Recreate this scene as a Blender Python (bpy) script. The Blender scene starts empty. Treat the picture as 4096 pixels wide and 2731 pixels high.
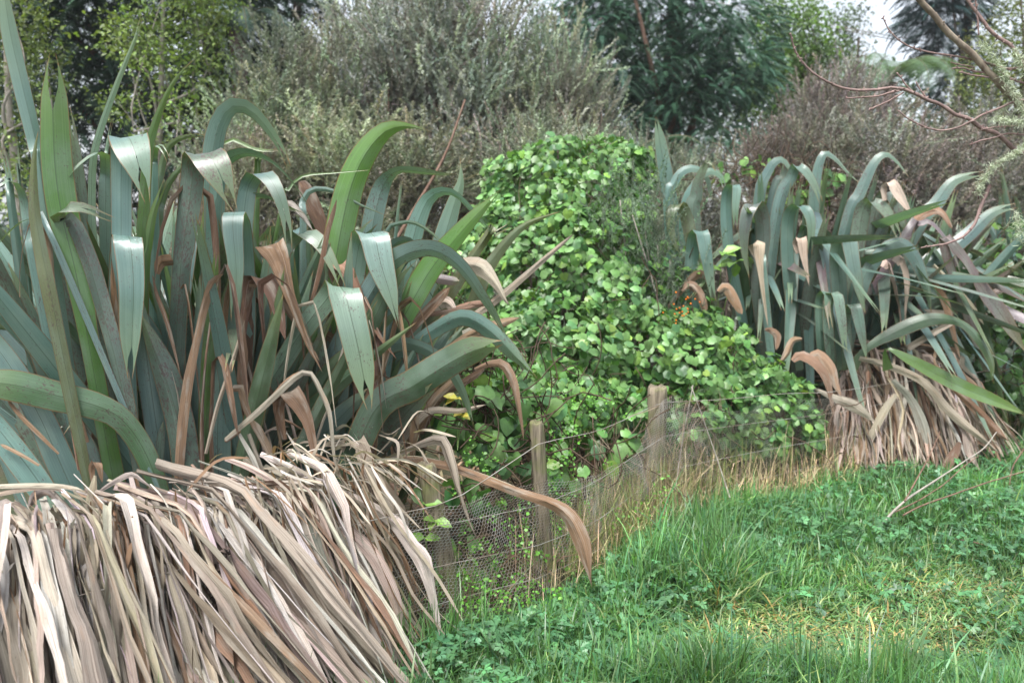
import bpy, math, random
import numpy as np
from mathutils import Vector, noise as mnoise

R = np.random.default_rng(7)
random.seed(7)
S = bpy.context.scene
C = S.collection

# ------------------------------------------------------------------ camera, sky, sun, exposure
FPX, CX, CY, HOR, CAMZ = 3500.0, 2048.0, 1365.5, 900.0, 1.5
TH = math.atan((CY - HOR) / FPX)
cam = bpy.data.cameras.new('camera')
cam.sensor_width = 36.0
cam.lens = FPX / 4096 * 36.0
cam.clip_start = 0.05
cam.clip_end = 3000
cam.dof.use_dof = True
cam.dof.focus_distance = 3.1
cam.dof.aperture_fstop = 3.0
camo = bpy.data.objects.new('camera', cam)
C.objects.link(camo)
camo.location = (0, 0, CAMZ)
camo.rotation_euler = (math.pi / 2 - TH, 0, 0)
S.camera = camo

SUN_EL, SUN_AZ = math.radians(48), math.radians(-35)      # azimuth from +Y, clockwise
W = bpy.data.worlds.new('World')
S.world = W
W.use_nodes = True
nt = W.node_tree
nt.nodes.clear()
sky = nt.nodes.new('ShaderNodeTexSky')
sky.sky_type = 'NISHITA'
sky.sun_disc = False
sky.sun_elevation = SUN_EL
sky.sun_rotation = SUN_AZ
sky.air_density = 1.0
sky.dust_density = 3.0
sky.ozone_density = 1.0
bw = nt.nodes.new('ShaderNodeRGBToBW')
mx = nt.nodes.new('ShaderNodeMix'); mx.data_type = 'RGBA'
mx.inputs[0].default_value = 0.5
bg = nt.nodes.new('ShaderNodeBackground')
bg.inputs[1].default_value = 0.075
wo = nt.nodes.new('ShaderNodeOutputWorld')
nt.links.new(sky.outputs[0], bw.inputs[0])
nt.links.new(sky.outputs[0], mx.inputs[6])
nt.links.new(bw.outputs[0], mx.inputs[7])
# an even layer of bright cloud over the whole sky
cl = nt.nodes.new('ShaderNodeMix'); cl.data_type = 'RGBA'
cl.inputs[0].default_value = 0.42
cl.inputs[7].default_value = (4.6, 4.8, 5.1, 1)
nt.links.new(mx.outputs[2], cl.inputs[6])
nt.links.new(cl.outputs[2], bg.inputs[0])
nt.links.new(bg.outputs[0], wo.inputs[0])
sl = bpy.data.lights.new('sun', 'SUN')
sl.energy = 1.5
sl.angle = math.radians(24)
sl.color = (1.0, 0.985, 0.965)
so = bpy.data.objects.new('sun', sl)
C.objects.link(so)
sd = Vector((math.sin(SUN_AZ) * math.cos(SUN_EL), math.cos(SUN_AZ) * math.cos(SUN_EL), math.sin(SUN_EL)))
# the diffuse glow of the overcast comes from behind and above the camera
sd = Vector((-0.25, -0.4, 1.0)).normalized()
sky.sun_elevation = math.asin(sd.z)
sky.sun_rotation = math.atan2(sd.x, sd.y)
so.rotation_euler = sd.to_track_quat('Z', 'Y').to_euler()
S.view_settings.view_transform = 'Standard'
S.view_settings.look = 'None'
S.view_settings.gamma = 1
S.view_settings.use_curve_mapping = False
S.view_settings.exposure = 2.12
S.cycles.max_bounces = 6
S.cycles.diffuse_bounces = 2
S.cycles.glossy_bounces = 2
S.cycles.transmission_bounces = 3
S.cycles.transparent_max_bounces = 8

# ------------------------------------------------------------------ point helpers
def P(x, y, Y):
    """world point seen at photograph pixel (x, y) at ground distance Y"""
    a, b = (x - CX) / FPX, (CY - y) / FPX
    ry = math.cos(TH) + b * math.sin(TH)
    rz = -math.sin(TH) + b * math.cos(TH)
    t = Y / ry
    return np.array((a * t, Y, CAMZ + rz * t))

def proj(p):
    """photograph pixels of world points (n,3)"""
    d = np.atleast_2d(p) - np.array((0, 0, CAMZ))
    f = d[:, 1] * math.cos(TH) - d[:, 2] * math.sin(TH); u = d[:, 1] * math.sin(TH) + d[:, 2] * math.cos(TH)
    return np.stack([CX + FPX * d[:, 0] / f, CY - FPX * u / f], -1)

def mpp(Y):
    return Y / FPX

def nrm(v):
    v = np.asarray(v, float)
    return v / (np.linalg.norm(v, axis=-1, keepdims=True) + 1e-9)

# ------------------------------------------------------------------ mesh helpers
def mk(name, V, F, mat=None, parent=None, col=None, uv=None, smooth=True, link=True, origin=None):
    V = np.asarray(V, np.float32); F = np.asarray(F, np.int32)
    if origin is not None:
        V = V - np.asarray(origin, np.float32)
    me = bpy.data.meshes.new(name)
    me.vertices.add(len(V)); me.vertices.foreach_set('co', V.ravel())
    k = F.shape[1]
    me.loops.add(F.size); me.loops.foreach_set('vertex_index', F.ravel())
    me.polygons.add(len(F)); me.polygons.foreach_set('loop_start', np.arange(len(F), dtype=np.int32) * k)
    ca = me.color_attributes.new('Col', 'FLOAT_COLOR', 'POINT')
    if col is None:
        cc = np.ones((len(V), 4), np.float32)
    else:
        cc = np.ones((len(V), 4), np.float32); col = np.asarray(col, np.float32); cc[:, :col.shape[1]] = col
    ca.data.foreach_set('color', cc.ravel())
    if uv is not None:
        ul = me.uv_layers.new(name='UVMap')
        ul.data.foreach_set('uv', np.asarray(uv, np.float32)[F.ravel()].ravel())
    me.update(calc_edges=True)
    if smooth:
        me.polygons.foreach_set('use_smooth', np.ones(len(F), bool))
    if mat: me.materials.append(mat)
    if not link: return me
    o = bpy.data.objects.new(name, me)
    C.objects.link(o)
    if origin is not None: o.location = origin
    if parent is not None: o.parent = parent
    return o

def inst(name, me, parent=None, loc=(0, 0, 0), M=None, color=None):
    o = bpy.data.objects.new(name, me)
    C.objects.link(o)
    if M is not None: o.matrix_local = M
    else: o.location = loc
    if color is not None: o.color = color
    if parent is not None: o.parent = parent
    return o

def thing(name, label, cat, loc=(0, 0, 0), group=None):
    o = bpy.data.objects.new(name, None); C.objects.link(o)
    o.location = loc; o.empty_display_size = 0.1
    o['label'] = label; o['category'] = cat
    if group: o['group'] = group
    return o

def tag(o, label=None, cat=None, group=None, kind=None):
    if label: o['label'] = label
    if cat: o['category'] = cat
    if group: o['group'] = group
    if kind: o['kind'] = kind
    return o

def reparent(o, root):
    """keep world placement (root has only a location)"""
    o.parent = root
    o.location = o.location - root.location
    return o

def catmull(pts, n):
    pts = np.asarray(pts, float)
    P0 = np.vstack([2 * pts[0] - pts[1], pts, 2 * pts[-1] - pts[-2]])
    seg = np.linalg.norm(np.diff(pts[:, :3], axis=0), axis=1) + 1e-6
    cum = np.concatenate([[0], np.cumsum(seg)]); L = cum[-1]
    out = []
    for s in np.linspace(0, L, n):
        i = min(np.searchsorted(cum, s, side='right') - 1, len(seg) - 1)
        t = (s - cum[i]) / seg[i]
        a, b, c, d = P0[i], P0[i + 1], P0[i + 2], P0[i + 3]
        out.append(.5 * ((2 * b) + (-a + c) * t + (2 * a - 5 * b + 4 * c - d) * t * t + (-a + 3 * b - 3 * c + d) * t ** 3))
    return np.array(out)

def tube(path, rad, sides=6, cap=True):
    path = np.asarray(path, float); n = len(path)
    rad = np.broadcast_to(np.asarray(rad, float), (n,))
    T = nrm(np.gradient(path, axis=0))
    up = np.array((0, 0, 1.)) if abs(T[0][2]) < .9 else np.array((1., 0, 0))
    N = nrm(np.cross(T[0], up)); V = []
    for i in range(n):
        N = nrm(N - T[i] * np.dot(N, T[i])); B = np.cross(T[i], N)
        for k in range(sides):
            a = 2 * math.pi * k / sides
            V.append(path[i] + rad[i] * (math.cos(a) * N + math.sin(a) * B))
    F = []
    for i in range(n - 1):
        for k in range(sides):
            k2 = (k + 1) % sides
            a, b, c, d = i * sides + k, i * sides + k2, (i + 1) * sides + k2, (i + 1) * sides + k
            F += [(a, b, c), (a, c, d)]
    if cap:
        for i0 in (0, (n - 1) * sides):
            for k in range(1, sides - 1): F.append((i0, i0 + k, i0 + k + 1))
    return np.array(V), np.array(F)

class Acc:
    def __init__(s): s.V = []; s.F = []; s.C = []; s.n = 0
    def add(s, V, F, col=None):
        V = np.asarray(V); F = np.asarray(F)
        s.V.append(V); s.F.append(F + s.n); s.n += len(V)
        c = np.ones((len(V), 3)) if col is None else np.broadcast_to(np.asarray(col, float), (len(V), 3))
        s.C.append(c)
    def mk(s, name, mat, parent=None, **k):
        return mk(name, np.vstack(s.V), np.vstack(s.F), mat, parent, col=np.vstack(s.C), **k)

def scatter(T, TF, pos, X, Y, Z, sc, col, tcol=None):
    """copies of template T (n,3) with frames; returns V,F,Col"""
    n = len(T); m = len(pos)
    sc = np.asarray(sc, float)
    if sc.ndim == 1: sc = np.repeat(sc[:, None], 3, 1)
    V = pos[:, None, :] + (T[None, :, 0, None] * sc[:, None, 0:1]) * X[:, None, :] + (T[None, :, 1, None] * sc[:, None, 1:2]) * Y[:, None, :] + (T[None, :, 2, None] * sc[:, None, 2:3]) * Z[:, None, :]
    F = TF[None] + (np.arange(m) * n)[:, None, None]
    cc = np.repeat(col[:, None, :], n, 1)
    if tcol is not None: cc = cc * tcol[None]
    return V.reshape(-1, 3), F.reshape(-1, TF.shape[1]), cc.reshape(-1, 3)

def frames(D, N):
    """Y axis along D, Z axis close to N"""
    Y = nrm(D); Z = nrm(N - Y * np.sum(N * Y, 1, keepdims=True)); X = np.cross(Y, Z)
    return X, Y, Z

def rdir(n):
    return nrm(R.normal(size=(n, 3)))

def vcol(base, n, dv=.25, dh=.12):
    base = np.asarray(base, float)
    v = np.exp(R.normal(0, dv, (n, 1)))
    h = np.exp(R.normal(0, dh, (n, 3)))
    return np.clip(base * v * h, 0, 1)

# ------------------------------------------------------------------ materials
def newmat(name):
    m = bpy.data.materials.new(name); m.use_nodes = True
    m.node_tree.nodes.clear(); return m, m.node_tree
def nd(t, typ, **k):
    n = t.nodes.new(typ)
    for a, b in k.items(): setattr(n, a, b)
    return n
def mixc(t, fac, a, b, mode='MIX'):
    n = nd(t, 'ShaderNodeMix', data_type='RGBA', blend_type=mode)
    for sck, v in ((0, fac), (6, a), (7, b)):
        if hasattr(v, 'is_output') or isinstance(v, bpy.types.NodeSocket): t.links.new(v, n.inputs[sck])
        elif sck == 0: n.inputs[0].default_value = v
        else: n.inputs[sck].default_value = (*v, 1)
    return n.outputs[2]
def mth(t, op, a, b=None, c=None):
    n = nd(t, 'ShaderNodeMath', operation=op)
    for i, v in enumerate((a, b, c)):
        if v is None: continue
        if isinstance(v, bpy.types.NodeSocket): t.links.new(v, n.inputs[i])
        else: n.inputs[i].default_value = v
    return n.outputs[0]
def noise(t, vec, scale, detail=3, rough=.55):
    n = nd(t, 'ShaderNodeTexNoise'); n.inputs['Scale'].default_value = scale
    n.inputs['Detail'].default_value = detail; n.inputs['Roughness'].default_value = rough
    if vec is not None: t.links.new(vec, n.inputs['Vector'])
    return n.outputs[0]
def mapr(t, v, a, b, c=0., d=1.):
    n = nd(t, 'ShaderNodeMapRange'); t.links.new(v, n.inputs[0])
    for i, q in enumerate((a, b, c, d)): n.inputs[i + 1].default_value = q
    return n.outputs[0]
def finish(t, col, rough, spec=.5, trans=0., bump=None, bstr=.3, tcol=None, sheen=0.):
    p = nd(t, 'ShaderNodeBsdfPrincipled'); o = nd(t, 'ShaderNodeOutputMaterial')
    if isinstance(col, bpy.types.NodeSocket): t.links.new(col, p.inputs['Base Color'])
    else: p.inputs['Base Color'].default_value = (*col, 1)
    if isinstance(rough, bpy.types.NodeSocket): t.links.new(rough, p.inputs['Roughness'])
    else: p.inputs['Roughness'].default_value = rough
    p.inputs['Specular IOR Level'].default_value = spec
    if bump is not None:
        b = nd(t, 'ShaderNodeBump'); b.inputs['Strength'].default_value = bstr; b.inputs['Distance'].default_value = .004
        t.links.new(bump, b.inputs['Height']); t.links.new(b.outputs[0], p.inputs['Normal'])
    out = p.outputs[0]
    if trans > 0:
        tr = nd(t, 'ShaderNodeBsdfTranslucent'); ms = nd(t, 'ShaderNodeMixShader'); ms.inputs[0].default_value = trans
        c2 = tcol if tcol is not None else col
        if isinstance(c2, bpy.types.NodeSocket): t.links.new(c2, tr.inputs[0])
        else: tr.inputs[0].default_value = (*c2, 1)
        t.links.new(out, ms.inputs[1]); t.links.new(tr.outputs[0], ms.inputs[2]); out = ms.outputs[0]
    t.links.new(out, o.inputs[0])

def basecol(t):
    a = nd(t, 'ShaderNodeVertexColor', layer_name='Col'); oi = nd(t, 'ShaderNodeObjectInfo')
    return mixc(t, 1., a.outputs[0], oi.outputs['Color'], 'MULTIPLY'), oi, a

def mat_leaf(name, rough=.45, spec=.5, trans=.2, nscale=25., namt=.35, bump=False, tm=(1.5, 1.6, .55)):
    m, t = newmat(name)
    c, oi, a = basecol(t)
    g = nd(t, 'ShaderNodeNewGeometry')
    n = noise(t, g.outputs['Position'], nscale)
    f = mapr(t, n, .3, .7, 1 - namt, 1 + namt)
    vm = nd(t, 'ShaderNodeVectorMath', operation='SCALE'); t.links.new(c, vm.inputs[0]); t.links.new(f, vm.inputs['Scale'])
    tc = mixc(t, 1., vm.outputs[0], tm, 'MULTIPLY')
    finish(t, vm.outputs[0], rough, spec, trans, bump=n if bump else None, tcol=tc)
    return m

def mat_bark(name, c1, c2, sc=20.):
    m, t = newmat(name)
    g = nd(t, 'ShaderNodeNewGeometry')
    mp = nd(t, 'ShaderNodeMapping'); t.links.new(g.outputs['Position'], mp.inputs[0]); mp.inputs['Scale'].default_value = (1, 1, .35)
    n = noise(t, mp.outputs[0], sc, 5, .65)
    n2 = noise(t, g.outputs['Position'], sc * .2, 2)
    c = mixc(t, mapr(t, n, .35, .65), c1, c2)
    c = mixc(t, mapr(t, n2, .4, .65, 0, .5), c, tuple(x * .6 for x in c1))
    finish(t, c, .85, .25, bump=n, bstr=.8)
    return m

def mat_flax():
    m, t = newmat('flax blade')
    oi = nd(t, 'ShaderNodeObjectInfo'); uvn = nd(t, 'ShaderNodeUVMap', uv_map='UVMap')
    at = nd(t, 'ShaderNodeVertexColor', layer_name='Col')
    sx = nd(t, 'ShaderNodeSeparateXYZ'); t.links.new(uvn.outputs[0], sx.inputs[0])
    sc = nd(t, 'ShaderNodeSeparateColor'); t.links.new(at.outputs[0], sc.inputs[0])
    tn = sc.outputs[0]                                    # 0 base .. 1 tip
    u, v = sx.outputs[0], sx.outputs[1]
    rnd = oi.outputs['Random']
    # lengthwise fibres
    cb = nd(t, 'ShaderNodeCombineXYZ')
    t.links.new(mth(t, 'MULTIPLY', u, 55.), cb.inputs[0]); t.links.new(mth(t, 'MULTIPLY', v, 1.2), cb.inputs[1]); t.links.new(mth(t, 'MULTIPLY', rnd, 90.), cb.inputs[2])
    fib = noise(t, cb.outputs[0], 1., 3)
    # broad mottling
    cb2 = nd(t, 'ShaderNodeCombineXYZ')
    t.links.new(mth(t, 'MULTIPLY', u, .5), cb2.inputs[0]); t.links.new(mth(t, 'MULTIPLY', v, 3.), cb2.inputs[1]); t.links.new(mth(t, 'MULTIPLY', rnd, 77.), cb2.inputs[2])
    br = noise(t, cb2.outputs[0], 2., 3)
    c = oi.outputs['Color']
    c = mixc(t, mapr(t, fib, .42, .6, .0, .3), c, (.03, .06, .045))
    c = mixc(t, mapr(t, fib, .3, .42, .22, 0.), c, (.26, .34, .3))
    c = mixc(t, mapr(t, br, .45, .7, 0, .4), c, (.19, .26, .21))
    # yellower towards the tip
    c = mixc(t, mapr(t, tn, .8, 1., 0, .45), c, (.2, .25, .08))
    # keel line and coloured margin
    du = mth(t, 'ABSOLUTE', mth(t, 'SUBTRACT', u, .5))
    c = mixc(t, mapr(t, du, .008, .02, .65, 0), c, (.035, .06, .025))
    c = mixc(t, mapr(t, du, .465, .482, 0, .85), c, (.16, .085, .03))
    # rust and purple speckling
    cb3 = nd(t, 'ShaderNodeCombineXYZ')
    t.links.new(mth(t, 'MULTIPLY', u, 9.), cb3.inputs[0]); t.links.new(mth(t, 'MULTIPLY', v, 45.), cb3.inputs[1]); t.links.new(mth(t, 'MULTIPLY', rnd, 50.), cb3.inputs[2])
    sp = noise(t, cb3.outputs[0], 1.8, 4, .7)
    big = noise(t, cb2.outputs[0], 3.1, 2)
    thr = mth(t, 'SUBTRACT', mth(t, 'ADD', sp, mth(t, 'MULTIPLY', oi.outputs['Alpha'], .24)), mth(t, 'MULTIPLY', mapr(t, big, .35, .7), .14))
    c = mixc(t, mapr(t, thr, .64, .69, 0, .8), c, (.085, .045, .045))
    # pale scuffs
    sp2 = noise(t, cb3.outputs[0], 3.7, 2)
    c = mixc(t, mapr(t, sp2, .73, .77, 0, .6), c, (.35, .38, .34))
    # dead brown tip
    bt = mth(t, 'ADD', tn, mth(t, 'MULTIPLY', mth(t, 'SUBTRACT', sp, .5), .12))
    c = mixc(t, mapr(t, bt, .975, .99, 0, .9), c, (.3, .16, .08))
    # straw-coloured base
    c = mixc(t, mapr(t, tn, 0., .1, .35, 0), c, (.2, .24, .12))
    rr = mapr(t, br, .3, .7, .27, .4)
    tc = mixc(t, 1., c, (1.6, 1.9, .5), 'MULTIPLY')
    finish(t, c, rr, .7, .13, bump=fib, bstr=.18, tcol=tc)
    return m

def mat_dead():
    m, t = newmat('dead flax blade')
    oi = nd(t, 'ShaderNodeObjectInfo'); uvn = nd(t, 'ShaderNodeUVMap', uv_map='UVMap')
    at = nd(t, 'ShaderNodeVertexColor', layer_name='Col')
    sx = nd(t, 'ShaderNodeSeparateXYZ'); t.links.new(uvn.outputs[0], sx.inputs[0])
    u, v = sx.outputs[0], sx.outputs[1]; rnd = oi.outputs['Random']
    def vec(a, b, k):
        cb = nd(t, 'ShaderNodeCombineXYZ')
        t.links.new(mth(t, 'MULTIPLY', u, a), cb.inputs[0]); t.links.new(mth(t, 'MULTIPLY', v, b), cb.inputs[1]); t.links.new(mth(t, 'MULTIPLY', rnd, k), cb.inputs[2])
        return cb.outputs[0]
    fib = noise(t, vec(34., 1.6, 90.), 1., 5, .7)
    br = noise(t, vec(1.2, 5., 60.), 1.5, 3)
    spk = noise(t, vec(12., 60., 31.), 1.6, 4, .7)
    c = mixc(t, 1., at.outputs[0], oi.outputs['Color'], 'MULTIPLY')
    c = mixc(t, mapr(t, fib, .5, .62, .0, .78), c, (.12, .09, .07))
    c = mixc(t, mapr(t, fib, .28, .44, .6, 0.), c, (.55, .50, .44))
    c = mixc(t, mapr(t, br, .58, .72, 0, .42), c, (.42, .26, .16))
    b2 = noise(t, vec(.9, 3.3, 17.), 2.3, 3)
    c = mixc(t, mapr(t, b2, .52, .66, 0, .6), c, (.37, .33, .275))
    c = mixc(t, mth(t, 'MULTIPLY', mapr(t, spk, .6, .68), mapr(t, b2, .42, .6, 0., .75)), c, (.06, .045, .04))
    finish(t, c, .72, .3, .08, bump=fib, bstr=.7)
    return m

M_FLAX = mat_flax(); M_DEAD = mat_dead()
M_VINE = mat_leaf('climber leaf', .42, .5, .22, 30., .25)
M_FOL = mat_leaf('tree foliage', .5, .45, .25, 6., .3)
M_FINE = mat_leaf('fine foliage', .6, .3, .25, 3., .3, tm=(1.2, 1.3, .85))
M_CONI = mat_leaf('conifer foliage', .55, .4, .12, 3., .3, tm=(1.1, 1.3, .8))
M_GRASS = mat_leaf('grass blade', .4, .5, .3, 3., .3)
M_STRAW = mat_leaf('straw', .7, .3, .15, 8., .3)
M_LICH = mat_leaf('lichen', .9, .1, .1, 60., .3)
M_BARK = mat_bark('grey brown bark', (.07, .05, .04), (.17, .13, .11))
M_BARKR = mat_bark('reddish bark', (.13, .075, .05), (.26, .17, .13), 60)
M_BARKT = mat_bark('twig bark', (.2, .13, .12), (.34, .25, .22), 80)
M_BARKP = mat_bark('pale twig bark', (.3, .27, .23), (.42, .38, .33), 80)

M_BARKP2 = mat_bark('lichened bark', (.17, .13, .10), (.34, .29, .22), 60)

def mat_post():
    m, t = newmat('weathered post wood')
    g = nd(t, 'ShaderNodeNewGeometry'); mp = nd(t, 'ShaderNodeMapping'); t.links.new(g.outputs['Position'], mp.inputs[0]); mp.inputs['Scale'].default_value = (1, 1, .06)
    n = noise(t, mp.outputs[0], 90., 4, .6); n2 = noise(t, g.outputs['Position'], 12., 3)
    c = mixc(t, mapr(t, n, .35, .65), (.09, .075, .055), (.3, .25, .18))
    c = mixc(t, mapr(t, n2, .45, .65, 0, .7), c, (.16, .18, .06))
    finish(t, c, .85, .2, bump=n, bstr=.8); return m
M_POST = mat_post()
def mat_wire():
    m, t = newmat('galvanised wire')
    g = nd(t, 'ShaderNodeNewGeometry'); n = noise(t, g.outputs['Position'], 9., 3)
    c = mixc(t, mapr(t, n, .4, .65), (.36, .35, .32), (.22, .165, .12))
    finish(t, c, .55, .5); return m
M_WIRE = mat_wire()
def mat_ground():
    m, t = newmat('soil and litter')
    g = nd(t, 'ShaderNodeNewGeometry'); n = noise(t, g.outputs['Position'], 3., 6, .6); n2 = noise(t, g.outputs['Position'], 45., 4)
    c = mixc(t, mapr(t, n, .35, .65), (.03, .045, .018), (.05, .045, .028))
    c = mixc(t, mapr(t, n2, .5, .7, 0, .8), c, (.1, .08, .05))
    finish(t, c, .9, .2, bump=n2, bstr=1.); return m
M_GROUND = mat_ground()

# ------------------------------------------------------------------ ground
FENCE = np.array([(-2.6, 1.0), (-1.32, 2.25), (-.36, 3.08), (-.24, 3.16), (.1, 3.38), (.34, 3.66), (.77, 4.42), (1.8, 5.03), (3.4, 6.1), (7, 8)])
def fence_y(x):
    return np.interp(x, FENCE[:, 0], FENCE[:, 1])
def gz(x, y):
    """ground height"""
    return .035 * np.sin(x * 2.1 + .5) * np.cos(y * 1.7) + .02 * np.sin(x * 5.3 + y * 3.1)
def ground():
    xs = np.concatenate([np.linspace(-400, -12, 12), np.linspace(-11, 12, 116), np.linspace(13, 400, 12)])
    ys = np.concatenate([np.linspace(-40, -1, 6), np.linspace(0, 14, 90), np.linspace(15, 40, 12), np.linspace(60, 900, 12)])
    X, Y = np.meshgrid(xs, ys)
    Z = gz(X, Y) * (np.abs(X) < 40) * (np.abs(Y) < 60)
    n, k = len(xs), len(ys)
    V = np.stack([X, Y, Z], -1).reshape(-1, 3)
    i = np.arange(n - 1)[None] + (np.arange(k - 1) * n)[:, None]
    F = np.stack([i, i + 1, i + n + 1, i + n], -1).reshape(-1, 4)
    o = mk('ground', V, F, M_GROUND)
    tag(o, 'damp dark soil of the garden under the grass', kind='structure')
ground()

# ------------------------------------------------------------------ templates (leaf-sized meshes)
def t_leaf(w=.3, fold=.12, curl=.1):
    V = np.array([(0, 0, 0), (-w, .35, fold), (0, .4, 0), (w, .35, fold), (-w * .75, .7, fold - curl * .5), (0, .72, -curl * .4), (w * .75, .7, fold - curl * .5), (0, 1, -curl)])
    F = np.array([(0, 2, 1), (0, 3, 2), (1, 2, 5), (1, 5, 4), (2, 3, 6), (2, 6, 5), (4, 5, 7), (5, 6, 7)])
    return V, F
def t_heart(seed=0):
    r = np.random.default_rng(seed)
    ang = np.array([0, 20, 48, 80, 112, 140, 162, 176])      # from the tip round to the notch
    rad = np.array([.62, .50, .50, .52, .52, .50, .43, .26])
    half = [(math.sin(math.radians(a)) * q, -math.cos(math.radians(a)) * q) for a, q in zip(ang, rad)]
    L = [(-x, y) for x, y in half[1:]][::-1]
    ring = half + L                                            # starts at the tip
    ring = np.array(ring)
    ring = ring * (1 + r.normal(0, .05, (len(ring), 1)))
    n = len(ring)
    mid = ring * .55; mid[:, 1] += .05
    def zz(p):
        x, y = p[..., 0], p[..., 1]
        return -.30 * np.abs(x) ** 1.5 - .22 * np.clip(-y, 0, 1) ** 1.6 - .12 * np.clip(y, 0, 1) ** 2 + r.uniform(-.05, .05) * x
    V = [(0, .12, .03)]
    for p in mid: V.append((p[0], p[1], zz(p) + r.normal(0, .012)))
    for p in ring: V.append((p[0], p[1], zz(p) + r.normal(0, .03)))
    F = []
    for i in range(n):
        j = (i + 1) % n
        F += [(0, 1 + i, 1 + j), (1 + i, 1 + n + i, 1 + n + j), (1 + i, 1 + n + j, 1 + j)]
    V = np.array(V)
    V[:, 1] *= -1; V[:, 1] += 0.0                              # tip now at +Y
    F = np.array(F)[:, ::-1]
    return V, F
HEARTS = [t_heart(i) for i in range(6)]
def lowheart(V):
    n = (len(V) - 1) // 2; W_ = np.vstack([V[:1], V[1 + n:]])[[0] + [1 + i for i in range(n) if i % 15 not in (3, 12, 5, 10)]]
    k = len(W_) - 1
    return W_, np.array([(0, 1 + (i + 1) % k, 1 + i) for i in range(k)])
HEARTL = [lowheart(V) for V, F in HEARTS]

# ------------------------------------------------------------------ blades
def prof(v, split, base=.7, taper=.5):
    w = np.where(v < .25, base + (1 - base) * (v / .25), 1.)
    k = np.clip((v - taper) / (1 - taper), 0, 1)
    end = .26 if split else .0
    w = np.where(v > taper, 1 - (1 - end) * k ** 2.1, w)
    return w
def blade(spine, width, keel=.28, twist0=0., twist1=0., split=.0, wv=None, base=.7, taper=.5, wob=0., crinkle=0., n=None, facing=None, rs=None, Lf=None, kv=None):
    """spine (k,3) -> ribbon with a keel; returns V,F,uv,col. width is the full width in metres."""
    rs = rs or R
    sp = spine; n = len(sp)
    v = np.linspace(0, 1, n)
    T = nrm(np.gradient(sp, axis=0))
    cp = np.array((0, 0, CAMZ)) if facing is None else facing
    if facing is None:
        # broad side of the blade towards the open side of the clump
        view = nrm(sp[0] - cp)
    else:
        view = nrm(facing)
    L = nrm(np.cross(T[0], view)) if np.linalg.norm(np.cross(T[0], view)) > .05 else np.array((1., 0, 0))
    N = np.cross(L, T[0])
    if np.dot(N, view) > 0: N = -N
    ww = prof(v, split > 0, base, taper) * width if wv is None else wv
    seglen = np.concatenate([[0], np.cumsum(np.linalg.norm(np.diff(sp, axis=0), axis=1))])
    us = np.array([-1, -.55, -.02, .02, .55, 1.])
    V = []; UV = []
    ph = rs.uniform(0, 6.28); ph2 = rs.uniform(0, 6.28)
    side = rs.uniform(.85, 1.15)
    for i in range(n):
        if Lf is not None:
            Lc = Lf[i] - T[i] * np.dot(Lf[i], T[i])
            if np.linalg.norm(Lc) > .15: L = nrm(Lc)
            else: L = nrm(L - T[i] * np.dot(L, T[i]))
        else: L = nrm(L - T[i] * np.dot(L, T[i]))
        Nn = np.cross(L, T[i])
        if i == 0 and np.dot(Nn, N) < 0: flip = -1
        elif i == 0: flip = 1
        Nn = Nn * flip
        tw = twist0 + (twist1 - twist0) * v[i] ** 1.5 + wob * math.sin(seglen[i] * 5 + ph)
        l = math.cos(tw) * L + math.sin(tw) * Nn; m_ = -math.sin(tw) * L + math.cos(tw) * Nn
        hw = ww[i] / 2
        ke = keel * (1 + .5 * math.sin(seglen[i] * 4 + ph2)) * (1. if kv is None else kv[i])
        if split > 0 and v[i] > 1 - split:
            k = (v[i] - (1 - split)) / split
            g = k ** .8 * .98
            uu = np.array([-1, -1 + .45 * (1 - g), -max(.02, g), max(.02, g), 1 - .45 * (1 - g), 1.])
        else: uu = us
        for q, a in enumerate(uu):
            cr = crinkle * width * rs.normal() if crinkle else 0.
            V.append(sp[i] + l * a * hw * math.cos(ke) * (side if a > 0 else 2 - side) - m_ * abs(a) * hw * math.sin(ke) * (1.1 if abs(a) < .9 else 1) + m_ * cr)
            UV.append((.5 + a / 2, seglen[i]))
    F = []
    for i in range(n - 1):
        for q in (0, 1, 3, 4):
            a = i * 6 + q
            F.append((a, a + 1, a + 7, a + 6))
        if not (split > 0 and v[i + 1] > 1 - split):
            a = i * 6 + 2; F.append((a, a + 1, a + 7, a + 6))
    col = np.repeat(np.stack([v, v, v], -1), 6, 0)
    return np.array(V), np.array(F), np.array(UV), col

LIVE = {'b': (.105, .18, .16), 'p': (.165, .26, .24), 'g': (.085, .17, .035), 'd': (.06, .105, .05), 's': (.10, .14, .115), 'o': (.10, .12, .05), 'y': (.16, .225, .165), 'v': (.17, .12, .13)}
DEADC = {'t': (.47, .40, .31), 'k': (.47, .385, .31), 'n': (.2, .115, .065), 'r': (.29, .18, .11), 'w': (.6, .55, .49), 'q': (.31, .265, .215), 'e': (.16, .09, .06)}
def jit(c, a=.12):
    f = math.exp(R.normal(0, a * 1.4)); return tuple(max(0., x * f * math.exp(R.normal(0, a * .35))) for x in c)

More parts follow.
